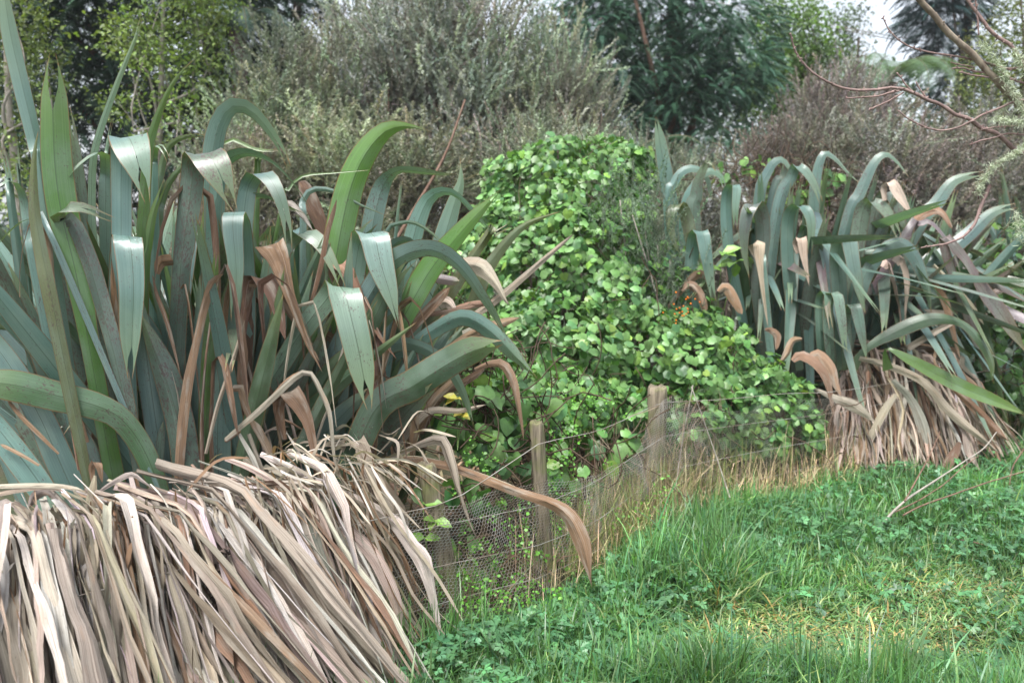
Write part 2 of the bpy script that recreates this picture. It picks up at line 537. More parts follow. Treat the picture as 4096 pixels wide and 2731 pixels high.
def fold_field(c3, wm):
    """sideways direction for a blade that is folded over sharply: the two legs keep their own width direction"""
    q = proj(c3) * np.array((1, -1)); n = len(q)
    k = int(np.argmax(q[:, 1]))
    if k < 2 or k > n - 3: return None, None
    a, b = max(0, k - max(3, n // 7)), min(n - 1, k + max(3, n // 7))
    span = abs(q[a, 0] - q[b, 0])
    u = q[k] - q[max(0, k - n // 4)]; v = q[min(n - 1, k + n // 3)] - q[k]
    u = u / (np.linalg.norm(u) + 1e-6); v = v / (np.linalg.norm(v) + 1e-6)
    if np.dot(u, v) > -.25 or span > 2.7 * wm: return None, None
    t2 = np.gradient(q, axis=0); t2 = t2 / (np.linalg.norm(t2, axis=1, keepdims=True) + 1e-6)
    per = lambda w: np.array((-w[1], w[0]))
    r1 = per(u); r2 = per(v); r2 = r2 if np.dot(r1, r2) > 0 else -r2
    out = np.zeros((n, 2)); z = max(2, n // 10)
    for i in range(n):
        pl_ = np.array((-t2[i][1], t2[i][0]))
        ref = r1 if i < k else r2
        if abs(i - k) <= z:
            f = (i - k + z) / (2 * z); out[i] = r1 * (1 - f) + r2 * f
        else: out[i] = pl_ if np.dot(pl_, ref) > 0 else -pl_
        if abs(i - k) > z and abs(np.dot(out[i], ref)) < .5: out[i] = ref
    R_ = np.array((1., 0, 0)); U_ = np.array((0, math.sin(TH), math.cos(TH)))
    ii = np.arange(n)
    kv = np.where(ii < k, 1., .55) * (1 - .95 * np.exp(-((ii - k) / (1.6 * z)) ** 2))
    return nrm(out[:, :1] * R_ + out[:, 1:] * U_), kv

def put_blade(root, kind, V, F, uv, col, speck=None):
    dead = kind in DEADC
    nm = 'dead_leaf' if dead else 'leaf'
    o = mk(nm, V, F, M_DEAD if dead else M_FLAX, root, col=None if dead else col, uv=uv, origin=V[0].copy())
    o.location = o.location - root.location
    c = jit(DEADC[kind] if dead else LIVE[kind])
    if speck is None: speck = {'s': .62, 'o': .45, 'v': .5, 'y': .3}.get(kind, R.uniform(.08, .48))
    o.color = (*c, 1. if dead else speck)
    return o

def traced(root, data, ox, oy, s, Yf, centre=None, fore=0.):
    """data: lines 'kind width Yoff [opts] | x,y[,d[,w]] ...' in enlarged-crop pixels"""
    for line in data.strip().splitlines():
        line = line.strip()
        if not line: continue
        h, body = line.split('|'); h = h.split(); kind, w, yo = h[0], float(h[1]), float(h[2]); opts = h[3:]
        pts = [tuple(float(q) for q in t_.split(',')) for t_ in body.split()]
        sx = [(ox + p[0] * s, oy + p[1] * s, p[2] if len(p) > 2 else None, (p[3] if len(p) > 3 else None)) for p in pts]
        # carry the last given depth offset / width forward
        ld = 0.; out = []; haveW = any(p[3] is not None for p in sx); lw = w
        for p in sx:
            if p[2] is not None: ld = p[2]
            if p[3] is not None: lw = p[3]
            out.append((p[0], p[1], ld, lw))
        Y0 = Yf(out[0][0]) + yo - fore
        pts3 = []
        root_ext = centre is not None and 'x' not in opts and kind in LIVE and out[0][1] < centre[1] - 60
        if root_ext:
            p = out[0]; q = out[1]
            rx = p[0] + (centre[0] - p[0]) * .35; ry = centre[1]
            # continue the blade's own line down to the crown
            sl_ = (q[0] - p[0]) / ((q[1] - p[1]) or 1.)
            rx = .5 * rx + .5 * (p[0] + np.clip(sl_, -1, 1) * (ry - p[1]))
            pts3.append((*P(rx, ry, Y0 + .05), w * s * .8))
        for p in out:
            pts3.append((*P(p[0], p[1], Y0 - p[2]), p[3] * s))
        pts3 = np.array(pts3)
        L = np.sum(np.linalg.norm(np.diff(pts3[:, :3], axis=0), axis=1))
        c4 = catmull(pts3, int(np.clip(L / .035, 14, 44)))
        v = np.linspace(0, 1, len(c4)); wpx = c4[:, 3]
        split = .0 if ('n' in opts or kind in DEADC) else R.choice([0, .05, .07])
        if 'S' in opts: split = .11
        if haveW:
            k = np.clip((v - .9) / .1, 0, 1); wv = wpx * (1 - k ** 1.5 * (.75 if split else .97)) * mpp(Y0)
        else:
            wv = wpx * prof(v, split > 0, .8, .6) * mpp(Y0)
        Lf, kv = fold_field(c4[:, :3], np.max(wpx)) if 'a' not in opts else (None, None)
        if kind in DEADC:
            V, F, uv, col = blade(c4[:, :3], w * s * mpp(Y0), keel=.38, wv=wv, wob=.2, crinkle=.02, Lf=Lf, kv=kv)
        else:
            V, F, uv, col = blade(c4[:, :3], w * s * mpp(Y0), keel=.26, wv=wv, split=split, wob=.05, Lf=Lf, kv=kv)
        put_blade(root, kind, V, F, uv, col)

def grown(root, kind, base, az, lean, length, width, bend, foldat=None, foldang=0., split=.1, keel=.3, wob=.08, nseg=38, speck=None, crinkle=0., twist=None, test=None):
    """a blade grown from its base: az = direction it leans (0 = +x), lean from vertical, bend = total drooping (rad)"""
    out = np.array((math.cos(az), math.sin(az), 0.)); up = np.array((0, 0, 1.))
    sd_ = np.array((-math.sin(az), math.cos(az), 0.)) * R.normal(0, .12)
    th = lean; p = np.array(base, float); sp = [p.copy()]
    ds = length / nseg
    for i in range(nseg):
        f = (i + 1) / nseg
        th += bend * (f ** 1.6) * 2.6 / nseg
        if foldat is not None:
            th += foldang * math.exp(-((f - foldat) / .015) ** 2) / (.015 * 1.772 * nseg)
        th_ = min(th, 3.05)
        p = p + ds * nrm(out * math.sin(th_) + up * math.cos(th_) + sd_ * f)
        if p[2] < .03: p[2] = .03 + R.uniform(0, .02)
        sp.append(p.copy())
    sp = np.array(sp)
    if test is not None and not test(proj(sp)): return None
    # broad side turned across the lean direction
    kv = None
    if foldat is not None:
        fi = np.linspace(0, 1, len(sp)); kv = np.where(fi < foldat, 1., .6) * (1 - .9 * np.exp(-((fi - foldat) / .05) ** 2))
    V, F, uv, col = blade(sp, width, keel=keel, split=split, wob=wob, facing=out * 1. + np.array((0, 0, -.02)) if twist is None else twist, crinkle=crinkle, base=.6, kv=kv)
    return put_blade(root, kind, V, F, uv, col, speck)
# ------------------------------------------------------------------ near flax
def YL(x):                                            # ground distance of the front blades of the near flax
    return 2.72 + max(x, -200) * .00052
flax = thing('flax_plant', 'large near flax clump with a pale skirt of dead leaves hanging over the netting', 'flax plant', (-.75, 3.1, 0), 'flax plants along the netting fence')
# interior blades
def sil(q):
    x, y = q[:, 0], q[:, 1]
    top = np.interp(x, [-400, 0, 300, 500, 850, 1150, 1400, 1700, 1900, 2000], [500, 700, 780, 800, 720, 850, 900, 900, 1150, 1500])
    right = np.interp(y, [0, 1000, 1300, 1500, 1700, 2000], [1750, 1880, 1950, 1800, 1620, 1500])
    return bool((y > top).all() and (x < right).all())
kept = 0; tries = 0
while kept < 78 and tries < 900:
    tries += 1
    t = R.random()
    x0 = -1.7 + 1.45 * t + R.normal(0, .05)
    depth = R.random() ** .9
    y0 = 3.0 + (x0 + 1.6) * .5 + depth * .8
    side = (x0 + .85) / .9
    az = math.radians(-90 + side * 62 + R.normal(0, 28)) if depth < .4 else math.radians(-90 + R.uniform(-1, 1) * 170)
    k = R.choice(list('bbbbddsspp'))
    H = 1.7 - .55 * max(side, 0) ** 1.3 - .05 * depth
    tw = np.array((R.normal(0, .45), 1, 0)); W_ = R.uniform(.06, .105)
    if depth < .45 or R.random() < .45:
        o = grown(flax, k, (x0, y0, .12), az, abs(R.normal(.1, .08)) + .16 * abs(side), H * R.uniform(.75, 1.06), W_, R.uniform(.02, .2), split=R.choice([0, .05, .08]), twist=tw, test=sil)
    else:
        fa = R.uniform(.55, .8)
        o = grown(flax, k, (x0, y0, .12), az, abs(R.normal(.1, .06)) + .14 * abs(side), H / fa * R.uniform(.7, .95), W_, R.uniform(.02, .2), foldat=fa, foldang=R.uniform(2.0, 2.8), split=.05, twist=tw, test=sil)
    kept += o is not None
print('kept', kept, tries)
# straight blades fanning from two crowns
kept = 0; tries = 0
while kept < 88 and tries < 1500:
    tries += 1
    c = (-1.15, 3.22) if R.random() < .6 else (-.75, 3.5)
    x0, y0 = c[0] + R.normal(0, .1), c[1] + R.uniform(-.1, .35)
    f = R.normal(0, .38) + (.12 if c[0] > -1 else -.05)
    az = math.radians(0 if f > 0 else 180) + R.normal(0, .35)
    H = (1.65 if c[0] < -1 else 1.45) * R.uniform(.6, 1.05)
    o = grown(flax, R.choice(list('bbbbddsspg')), (x0, y0, .3), az, abs(f), H, R.uniform(.05, .085), R.uniform(0, .14), split=R.choice([0, 0, .06]), twist=np.array((R.normal(0, .4), 1, 0)), test=sil)
    kept += o is not None
# lower-left fan leaning left
for i in range(24):
    x0 = R.uniform(-1.5, -.9); y0 = 2.85 + (x0 + 1.6) * .5 + R.uniform(0, .3)
    a = math.radians(180 + R.normal(0, 18))
    grown(flax, R.choice(list('bbbdss')), (x0, y0, .4), a, R.uniform(.35, .85), R.uniform(.9, 1.5), R.uniform(.08, .1), R.uniform(.02, .25), split=.06, twist=np.array((R.normal(0, .3), 1, 0)), test=sil)
# right flank blades leaning over to the right
kept = 0; tries = 0
while kept < 22 and tries < 400:
    tries += 1
    x0 = R.uniform(-.85, -.45); y0 = 3.5 + (x0 + .75) * .6 + R.uniform(0, .45)
    a = math.radians(R.normal(-5, 22))
    o = grown(flax, R.choice(list('bbbdssd')), (x0, y0, .35), a, R.uniform(.25, .9), R.uniform(.6, 1.1), R.uniform(.07, .1), R.uniform(.02, .3), split=.06, twist=np.array((R.normal(0, .3), 1, 0)), test=sil)
    kept += o is not None

cL = (700, 2080)
A_ = """
p 100 .12 n | 262,1150,0,80 225,900,0,92 135,520,0,100 62,200,0,96 20,-80,0,88 8,-160,0,80
g 178 .0 S | 560,2200,0,110 470,1700,0,150 375,1300,0,176 335,1000,0,176 322,700,0,160 320,480,0,140 320,318,0,118
o 85 -.04 | 330,1900 262,1568 215,1300 208,1050 218,900 236,798
s 80 .08 | 590,1900 525,1500 490,1120 450,830 424,700 412,628
y 46 .1 | 575,1568 560,1250 568,980 612,800 682,600 752,420 830,230 872,80
b 40 .14 | 645,1200 650,950 668,830 690,730
g 72 .12 | 870,1700 882,1250 905,950 932,820 990,650 1075,485 1190,362
p 175 .02 | 745,1700,0,130 742,1400,0,130 742,1100,0,130 752,900,.02,150 775,842,.06,195 800,860,.11,215 835,960,.15,190 870,1090,.16,150 905,1245,.16,100
b 84 .12 | 650,1400,0 648,1050,0 640,955,.04 590,940,.08 500,1000,.11 430,1070,.12 372,1165,.12
b 78 .16 | 940,1250,0 940,980,0 955,900,.04 985,895,.08 1015,940,.1 1038,1000,.1
d 62 .3 | 960,1350 985,1050 1030,900 1110,845 1190,830 1268,836
s 158 .0 | 1095,1800,0,120 1125,1500,0,135 1165,1200,0,150 1190,1000,.01,150 1225,945,.05,165 1275,950,.1,190 1330,1030,.13,185 1385,1160,.14,140 1447,1305,.14,80
b 92 .1 | 215,1600,0 175,1400,0 140,1200,0 95,1120,.04 30,1110,.08 -60,1200,.1
b 42 .05 | 330,1480 240,1350 150,1345 60,1410 -10,1490 -60,1540
s 110 -.06 | 740,2350,0 640,1950,0 540,1600,0 430,1350,0 358,1380,0 350,1330,.02 400,1275,.04 520,1275,.05 600,1310,.05 700,1350,.04
g 72 .12 | 880,1750 905,1500 940,1300 985,1180 1015,1095
d 70 .18 | 960,1500 985,1250 1040,1110 1120,1020 1200,960 1320,935
b 66 .2 | 75,1300 60,1120 40,1020 10,885
b 30 .25 | 125,1200 120,1050 95,798
b 62 .2 | 1300,1300 1250,1100 1290,900 1330,700
"""
traced(flax, A_, 0, 0, .6531, YL, cL)
A2 = """
b 88 .16 | 850,1150 862,850 850,650 875,500 930,425 1000,440 1075,520 1125,600 1155,672
p 60 .2 | 950,1000,0 965,850,0 985,800,.03 1060,790,.07 1150,830,.1 1240,870,.1
p 96 .02 | 965,1450,0 975,1200,0 968,1000,0 955,885,.03 935,850,.07 932,930,.11 945,1080,.12 938,1290,.12
b 108 .06 | 480,1500,0,85 485,1150,0,95 500,980,.02,100 515,945,.05,105 525,1000,.09,110 535,1150,.11,100 530,1300,.11,88 522,1520,.11,60
"""
traced(flax, A2, 0, 0, 1., YL, cL)
B_ = """
b 86 .1 | -60,900,0 -40,650,0 -10,500,0 60,440,.03 150,432,.06 260,480,.1 370,590,.13 440,690,.13 480,757,.13
b 108 .12 | 95,1000,0 105,750,0 130,600,0 180,540,.03 240,560,.07 295,660,.11 335,800,.12 352,962,.12
g 42 .22 | -60,520 0,372 60,358 140,400 230,415 320,407
g 52 .26 | 175,620 188,470 215,322
g 165 .1 | 520,1500,0,150 565,1250,0,160 610,980,0,165 655,740,0,168 705,560,0,160 775,420,0,140 860,320,.0,105 930,286,.01,70 1000,280,.03,38 1070,295,.04,26 1142,318,.05,10
g 24 .15 | 300,760 340,640 420,555 600,535 795,520
p 44 .15 | 425,900 420,700 470,628 560,625 640,655 740,710 885,770
p 120 .2 | 770,1200,0,100 790,960,0,115 820,760,0,115 862,610,0,95 905,548,.03,60 960,520,.07,48 1080,530,.09,50 1180,542,.09,34 1282,545,.09,8
b 28 .25 | 925,1050 930,900 950,700 970,553
p 112 .18 | 1060,1300,0,90 1150,1050,0,110 1210,850,0,105 1255,700,0,80 1290,580,0,50 1284,450,0,6
p 100 .14 | 940,1200,0,90 1000,1000,0,105 1050,820,0,100 1105,690,0,80 1175,640,.03,60 1260,655,.06,48 1380,780,.08,42 1505,922,.08,10
g 132 .02 | 700,1900,0,100 870,1520,0,125 1000,1280,0,135 1120,1070,0,135 1240,920,0,110 1370,770,0,70 1530,605,0,8
p 150 .0 | 690,1300,0,100 710,1080,0,110 735,920,.02,120 770,870,.05,140 815,880,.1,155 850,1030,.13,140 900,1190,.14,90 955,1397,.14,10
p 150 -.02 | 560,1640,0,110 680,1400,0,130 800,1190,.0,140 900,1040,.02,130 1000,975,.05,110 1110,955,.1,110 1210,990,.14,125 1310,1080,.18,130 1400,1210,.2,110 1490,1350,.2,70 1565,1485,.2,10
p 62 .1 | 800,1300,0 850,1050,0 920,930,.03 1000,905,.06 1060,960,.09 1110,1080,.1 1225,1238,.1
b 32 .12 | 860,1100 880,860 940,815 1020,805 1110,850 1200,930
b 28 .06 | 940,1100,0 1000,1040,.0 1060,1100,.03 1150,1240,.05 1300,1442,.06
y 165 -.04 | 200,1800,0,90 320,1560,0,110 440,1370,0,120 560,1220,.01,125 610,1160,.04,150 650,1180,.08,172 690,1330,.12,165 735,1530,.13,150 790,1830,.13,90
y 110 .06 | 280,1100,0 330,930,0 400,870,.02 480,880,.04 550,960,.08 610,1080,.1 650,1180,.1
b 145 .2 | 620,1400 640,1150 700,950 770,850 820,800
b 110 .25 | 1000,1500 1080,1200 1180,1020 1250,960
d 115 -.02 | 500,1900 640,1640 780,1400 880,1200 960,1080 1030,1010
o 80 .08 | 1380,950 1450,880 1550,820
"""
traced(flax, B_, 900, 300, .7321, YL, (1100, 2000))
C_ = """
d 78 -.06 | 1180,2080,0,60 1350,1960,0,110 1500,1640,.02,125 1650,1545,.04,135 1800,1450,.06,130 1900,1400,.08,115 2010,1370,.1,60
b 64 .02 | 1330,1700,0,50 1450,1480,0,60 1570,1378,.02,62 1700,1395,.06,64 1800,1480,.1,60 1862,1600,.12,42 1897,1715,.12,8
b 80 -.0 | 1500,1500,0,60 1650,1380,0,60 1750,1310,0,64 1853,1268,.03,76 1955,1320,.06,80 2057,1420,.1,66 2152,1517,.12,8
o 58 .1 | 1880,1250,0 1935,1100,0 2010,985,.0 2100,900,.02 2240,846,.05
d 110 -.12 | 670,2060,0,70 620,1900,.02,85 560,1770,.04,90 480,1670,.07,95 380,1620,.1,110 220,1580,.13,120 60,1540,.16,125 -120,1520,.18,100
s 70 .02 | 560,2050 420,1750 330,1400 200,900 170,600
b 125 -.05 | 330,2050,0,100 240,1850,0,110 150,1650,0,100 30,1450,0,90 -120,1250,0,60
b 115 -.05 | 220,2020,0,100 100,1850,0,110 -60,1650,0,100 -200,1500,0,80
s 95 -.03 | 460,2060,0 370,1850,0 270,1650,0 130,1300,0 20,1050,0
b 90 .03 | 800,2000,0 770,1700,0 745,1400,0 735,1100,0
b 90 .03 | 870,2060 860,1700 900,1350 930,1100
s 118 -.07 | 720,2150 740,1900 690,1600 560,1250
b 92 -.02 | 680,2050 640,1800 590,1450 560,1200
b 100 -.03 | 880,2000 870,1750 880,1500 890,1300
g 56 -.03 | 830,2000 825,1650 850,1250 868,1000
b 110 .0 | 1020,1950 1050,1700 1130,1500 1230,1330
d 105 .02 | 1100,1980 1180,1750 1300,1520 1420,1360
b 90 .02 | 1180,2000 1260,1800 1380,1650 1480,1560
b 90 .05 | 1250,2000 1340,1820 1450,1700 1560,1620
"""
traced(flax, C_, 0, 0, 1., YL, (1000, 2080))
# dead and dying blades hanging in the live part
DA = """
r 44 -.06 | 520,2150 460,1950 420,1700 350,1450 310,1230 x
""".replace(' x', '')
traced(flax, """
r 26 -.05 | 480,1500,0,18 435,1200,0,24 395,850,0,24 350,600,0,20 315,325,0,6
n 42 -.07 | 870,1700,0,30 820,1450,0,40 780,1200,0,46 735,850,0,42 700,450,0,40 682,200,0,14
n 34 -.07 | 935,310,0,6 960,430,0,26 1010,560,.0,30 1060,740,0,22 1108,932,0,4
r 62 -.08 | 1090,1560,0,60 1110,1250,0,66 1150,950,0,62 1200,720,0,46 1260,470,0,50 1310,340,.02,60 1370,300,.05,50
t 26 -.1 | 1260,1400,0,22 1330,1120,0,30 1420,850,0,28 1500,580,0,16
n 60 .0 | 1400,1500,0,40 1380,1100,0,50 1370,700,0,40 1400,350,0,30
e 70 .02 | 1480,1560,0,50 1500,1100,0,60 1510,600,0,80 1530,380,0,80
r 40 -.04 | 360,1400,0,14 250,1290,0,30 120,1160,0,30 40,1060,0,24
r 30 -.04 | 240,1470,0,18 120,1400,0,26 0,1340,0,26
n 80 .03 | 960,300,0,30 985,230,0,80 1060,220,0,90
s 50 -.02 | 980,1560 985,1350 1000,1200
""", 0, 900, .6531, YL)
traced(flax, """
n 140 -.1 | 330,1300,0,60 300,1050,0,80 240,950,.03,130 255,925,.05,150 300,1010,.08,120 350,1180,.1,66 410,1350,.1,42 470,1500,.1,30 530,1620,.1,10
e 90 .0 | 60,1560,0,60 110,1250,0,60 130,1130,.02,90 190,1110,.04,110 260,1180,.06,90 330,1450,.08,30
r 30 -.05 | 130,1150,0,20 230,1160,.0,30 300,1230,0,34 370,1330,0,30 440,1430,0,24 520,1570,0,8
r 24 -.06 | 200,1120,0,30 235,1200,0,20 262,1350,0,16 270,1568,0,14
n 28 -.1 | 470,1245,0,20 520,1050,0,28 560,850,0,28 590,750,0,24 612,675,0,6
r 92 .02 | 640,1200,0,50 600,1060,.02,80 640,1030,.04,90 700,1120,.07,66 780,1300,.08,36 850,1430,.08,22 942,1557,.08,6
w 64 .08 | 300,760,0,30 345,715,0,60 400,760,.02,66 480,850,.03,20
e 100 .15 | 560,900,0,60 480,700,.0,90 430,600,.0,70 400,580,.0,20
r 60 .05 | 470,1390,0,20 540,1410,0,50 620,1470,.0,50 720,1568,0,40
r 50 .04 | 1100,1420,0,30 1250,1290,0,40 1400,1250,.0,44 1430,1260,.0,10
k 90 .06 | 1240,1050,.0,30 1300,1035,0,80 1390,1050,.02,110 1470,1130,.04,60 1530,1230,.05,24 1560,1260,.05,10
k 70 .06 | 1120,1280,0,60 1200,1240,.02,80 1260,1290,.03,30
v 54 .05 | 1040,1100,0,30 1150,1110,.0,60 1280,1130,.0,50
n 44 .0 | 840,1560,0,50 1000,1400,0,56 1150,1240,0,56 1230,1160,0,40
t 60 .08 | 1300,1420,0,60 1380,1400,.0,70 1460,1430,0,50
r 30 .0 | 900,1500,0,20 1060,1330,0,30 1180,1300,0,30 1370,1260,0,20
""", 900, 300, .7321, YL)
traced(flax, """
t 40 .05 | 1853,1290,0,26 1990,1195,0,30 2150,1060,0,24 2295,935,0,14
r 36 -.0 | 1750,1420,0,20 1900,1330,0,40 2010,1290,.0,40 2080,1270,0,12
""", 0, 0, 1., YL)
traced(flax, """
n 62 -.12 | 1480,1880,0,24 1600,1838,0,26 1750,1852,0,34 1900,1900,.04,36 2050,1960,.08,40 2200,2012,.12,52 2275,2065,.14,76 2325,2165,.16,84 2350,2260,.17,44 2368,2352,.17,6
r 40 .02 | 1900,1480,0,20 1960,1455,0,30 2010,1460,.02,44 2050,1530,.04,40 2070,1620,.05,26 2095,1760,.06,8
""", 0, 0, 1., YL)
# hero blades of the skirt and the fallen tangle, traced in the r5 enlargement
traced(flax, """
n 100 -.16 | 300,330,0,30 270,180,0,60 285,105,.0,70 335,95,.02,110 380,150,.04,92 430,260,.06,60 465,440,.07,34 500,570,.07,30 545,690,.07,28 600,850,.07,24 640,975,.07,8
k 70 -.22 | 0,425,0,24 120,470,.02,34 250,545,.04,40 400,640,.06,54 560,750,.08,64 680,840,.1,72 760,930,.12,74 830,1060,.12,76 880,1180,.12,60 893,1290,.12,26 898,1385,.12,8
w 90 -.2 | 180,400,0,30 330,465,.02,36 480,545,.04,36 650,620,.06,44 790,700,.08,70 880,770,.1,84 960,880,.12,84 1010,940,.12,100 1045,1060,.12,60 1080,1230,.12,34 1115,1395,.12,10
t 84 -.12 | 760,460,0,20 850,415,.0,26 960,365,.0,34 1060,328,.02,60 1105,340,.04,80 1150,460,.06,70 1190,600,.06,40 1230,710,.06,24 1282,832,.06,6
t 34 -.1 | 820,440,0,24 950,425,0,36 1100,450,0,40 1250,495,0,40 1400,550,0,40 1529,600,0,34
k 84 -.16 | 640,600,0,30 610,400,.0,50 640,338,.02,80 690,340,.03,86 740,480,.06,84 830,600,.08,80 900,700,.08,70 925,770,.08,20
q 34 -.14 | 0,330,0,20 150,200,0,34 280,80,0,34 370,0,.0,34 430,-10,.01,34 480,80,.03,40 525,200,.05,44 550,420,.05,34 600,560,.05,24 625,650,.05,6
r 50 -.12 | 40,70,0,40 75,60,.0,54 120,190,0,50 200,340,0,44 270,480,0,40 350,620,0,30
n 26 -.06 | 0,340,0,20 90,270,0,26 200,160,0,26 300,40,0,24 380,-20,0,20
w 34 -.16 | 70,300,0,20 160,460,0,34 270,700,0,44 370,930,0,54 470,1100,0,62 540,1240,0,46 600,1400,0,36 650,1540,0,20
w 60 -.14 | 330,760,0,20 400,820,0,60 480,880,.02,80 530,930,.03,84 545,1010,.04,60 575,1150,.04,20
t 44 -.15 | 100,420,0,30 250,560,0,34 420,740,0,44 560,900,0,50 720,1120,0,60 860,1290,0,50 940,1370,0,30
w 44 -.17 | 130,520,0,24 300,880,0,40 400,1080,0,56 500,1230,0,60 600,1370,0,50 720,1500,0,40 760,1560,0,20
t 50 -.13 | 350,560,0,30 500,700,0,36 640,850,0,44 760,1020,0,50 830,1180,0,60 900,1330,0,50 930,1420,0,20
r 40 -.1 | 660,450,0,20 740,600,0,34 800,760,0,44 900,950,0,44 980,1150,0,44 1030,1280,0,34 1065,1400,0,16
k 60 -.11 | 720,420,0,30 780,560,0,70 850,640,0,84 910,740,0,60 930,800,0,30
t 30 -.2 | 200,830,0,20 330,1040,0,34 420,1250,0,40 520,1450,0,40 560,1560,0,30
q 40 -.18 | 120,300,0,24 240,640,0,24 260,820,0,20 270,900,0,10
t 26 .05 | 300,350,0,20 450,345,0,24 560,350,0,24 680,300,0,20
t 44 .04 | 690,330,0,30 800,260,0,44 900,190,0,50 1000,145,0,50
t 36 .05 | 840,430,0,20 940,280,0,36 1040,180,0,40 1200,180,0,30 1330,150,0,20
r 40 .08 | 850,400,0,20 980,250,0,40 1080,110,0,50 1200,0,0,40
r 44 .1 | 900,400,0,30 1000,240,0,44 1090,60,0,50
n 40 .12 | 1000,300,0,30 1100,120,0,40 1250,20,0,40 1330,-40,0,30
t 14 -.1 | 200,420,0,10 190,330,0,12 230,280,0,12 330,285,0,6
t 12 -.1 | 215,290,0,10 260,265,0,10 330,262,0,4
r 16 -.1 | 255,215,0,12 330,240,0,14 430,300,0,6
""", 900, 1500, .7848, YL)
traced(flax, """
k 130 -.3 | 190,400,.0,60 165,520,.02,80 185,700,.03,100 215,880,.04,130 260,1030,.05,160 310,1150,.05,150 350,1260,.05,120 370,1400,.05,60
w 150 -.28 | 680,300,.0,40 650,480,.02,60 620,650,.03,70 600,800,.04,100 590,930,.05,150 640,1060,.06,130 670,1200,.06,100 700,1350,.06,110 720,1568,.06,100
k 110 -.3 | 640,170,0,20 620,280,.01,60 590,450,.02,84 560,580,.03,110 540,700,.04,90 560,780,.04,30
t 40 -.32 | 1262,330,0,44 1245,500,.0,44 1238,700,.01,40 1222,900,.02,30 1215,1100,.03,36 1205,1300,.03,40 1195,1580,.03,44
w 90 -.25 | 880,180,0,30 930,400,.01,50 975,600,.03,60 1000,760,.04,90 1040,950,.05,130 1080,1100,.06,120 1110,1300,.06,90 1160,1568,.06,60
t 60 -.22 | 1640,180,0,70 1600,190,.0,90 1620,300,.02,90 1670,480,.04,60 1720,680,.05,56 1780,900,.06,60 1840,1100,.06,60
w 64 -.26 | 100,450,0,50 80,650,.02,60 50,850,.03,80 30,1050,.04,100 0,1300,.05,110
t 100 -.27 | 250,560,0,60 290,740,.02,90 340,900,.03,100 390,1000,.04,60
t 110 -.28 | 130,1100,0,30 170,1200,.02,110 200,1350,.03,170 270,1480,.04,160 340,1600,.05,130
q 70 -.26 | 480,400,0,60 440,600,.02,70 440,800,.03,80 460,1000,.04,80 500,1200,.05,80
n 70 -.24 | 630,260,0,20 615,130,.0,50 640,85,.02,60 665,100,.03,50 690,220,.03,14
t 40 -.2 | -20,245,.0,30 200,240,0,36 400,245,0,34 560,270,0,26
t 30 -.2 | -20,300,.0,30 120,270,0,36 300,250,0,34 430,275,0,26
w 36 -.22 | 640,300,0,14 760,220,0,34 880,165,.0,40 960,210,.0,24 1040,265,0,6
t 150 -.15 | 200,380,0,30 230,320,.0,80 300,300,.02,120 370,350,.04,120 400,420,.05,50
w 120 -.25 | 940,700,0,40 960,850,.02,60 1010,980,.03,110 1050,1120,.05,130 1090,1300,.06,110
k 56 -.27 | 780,760,0,30 860,860,.0,50 930,960,.02,56 990,1060,.03,40
""", 0, 1800, .5936, YL)

# the skirt: dead blades that come over the hump and hang to the ground
outw = nrm(np.array((.55, -.83, 0)))
al = nrm(np.array((.98, -.12, 0)))
def skirt_path(t, lay):
    fx = -1.62 + 1.0 * t; fy = 1.98 + (fx + 1.62) * .87
    top = .70 - .07 * t + R.normal(0, .03) - lay * .035
    hump = np.array((fx, fy, top)) - outw * (.03 + .045 * lay)
    fan = .02 + .3 * max(0, t - .25) + np.clip(R.normal(0, .13), -.3, .16)
    fan = np.clip(fan + (R.uniform(0, .75) if t > .52 and R.random() < .5 else 0), -.4, max(.05, (-.36 - fx) / .6))
    inner = hump - outw * R.uniform(.06, .3) - al * fan * .25 + np.array((0, 0, R.uniform(-.06, .04)))
    start = R.random() < .3                                     # some start part way down
    L = R.uniform(.35, .95)
    if start: hump = hump + np.array((0, 0, -R.uniform(.05, .35))) + outw * R.uniform(.02, .06)
    pts = [inner, hump] if not start else [hump + np.array((0, 0, .05)) - outw * .03, hump]
    pts.append(hump + outw * .035 + al * fan * .05 + np.array((0, 0, -.04)))
    p = pts[-1].copy(); n = 7; drop = min(L, p[2])
    kink = R.integers(1, n) if R.random() < .4 else -1; ka = np.clip(R.normal(0, .4), -.8, .2); kb = R.normal(0, .15)
    for i in range(n):
        f = (i + 1) / n
        if i == kink: fan += ka
        p = p + np.array((0, 0, -drop / n)) + outw * (.03 * (1 - f) + .014 + R.normal(0, .007) + (kb * .1 if i >= kink > 0 else 0)) + al * fan * drop / n + al * R.normal(0, .006)
        p[2] = max(p[2], .012)
        pts.append(p.copy())
    return np.array(pts)
def dead_ribbon(pts, W, facing=None):
    NS = 17; c4 = catmull(pts, NS); v = np.linspace(0, 1, NS)
    a1, a2 = R.uniform(.35, .8), R.uniform(.06, .2); lo = R.uniform(.3, .7)
    wv = W * (lo + (1 - lo) * np.exp(-((v - a1) / a2) ** 2)) * np.clip((1 - v) / R.uniform(.05, .3), .12, 1)
    return blade(c4, W, keel=R.uniform(.2, 1.0), wv=wv, wob=.16, crinkle=.03, twist1=R.normal(0, .9), facing=facing)
def skirt_face(): return np.array((-outw[0] + R.normal(0, .4), -outw[1] + R.normal(0, .4), 0))
SK = list('ttwwwkkqqr'); WS = [.012, .02, .03, .042, .06, .08]; WP = [.17, .24, .24, .18, .11, .06]
n_dead = sum(1 for o in flax.children if o.name.startswith('dead'))
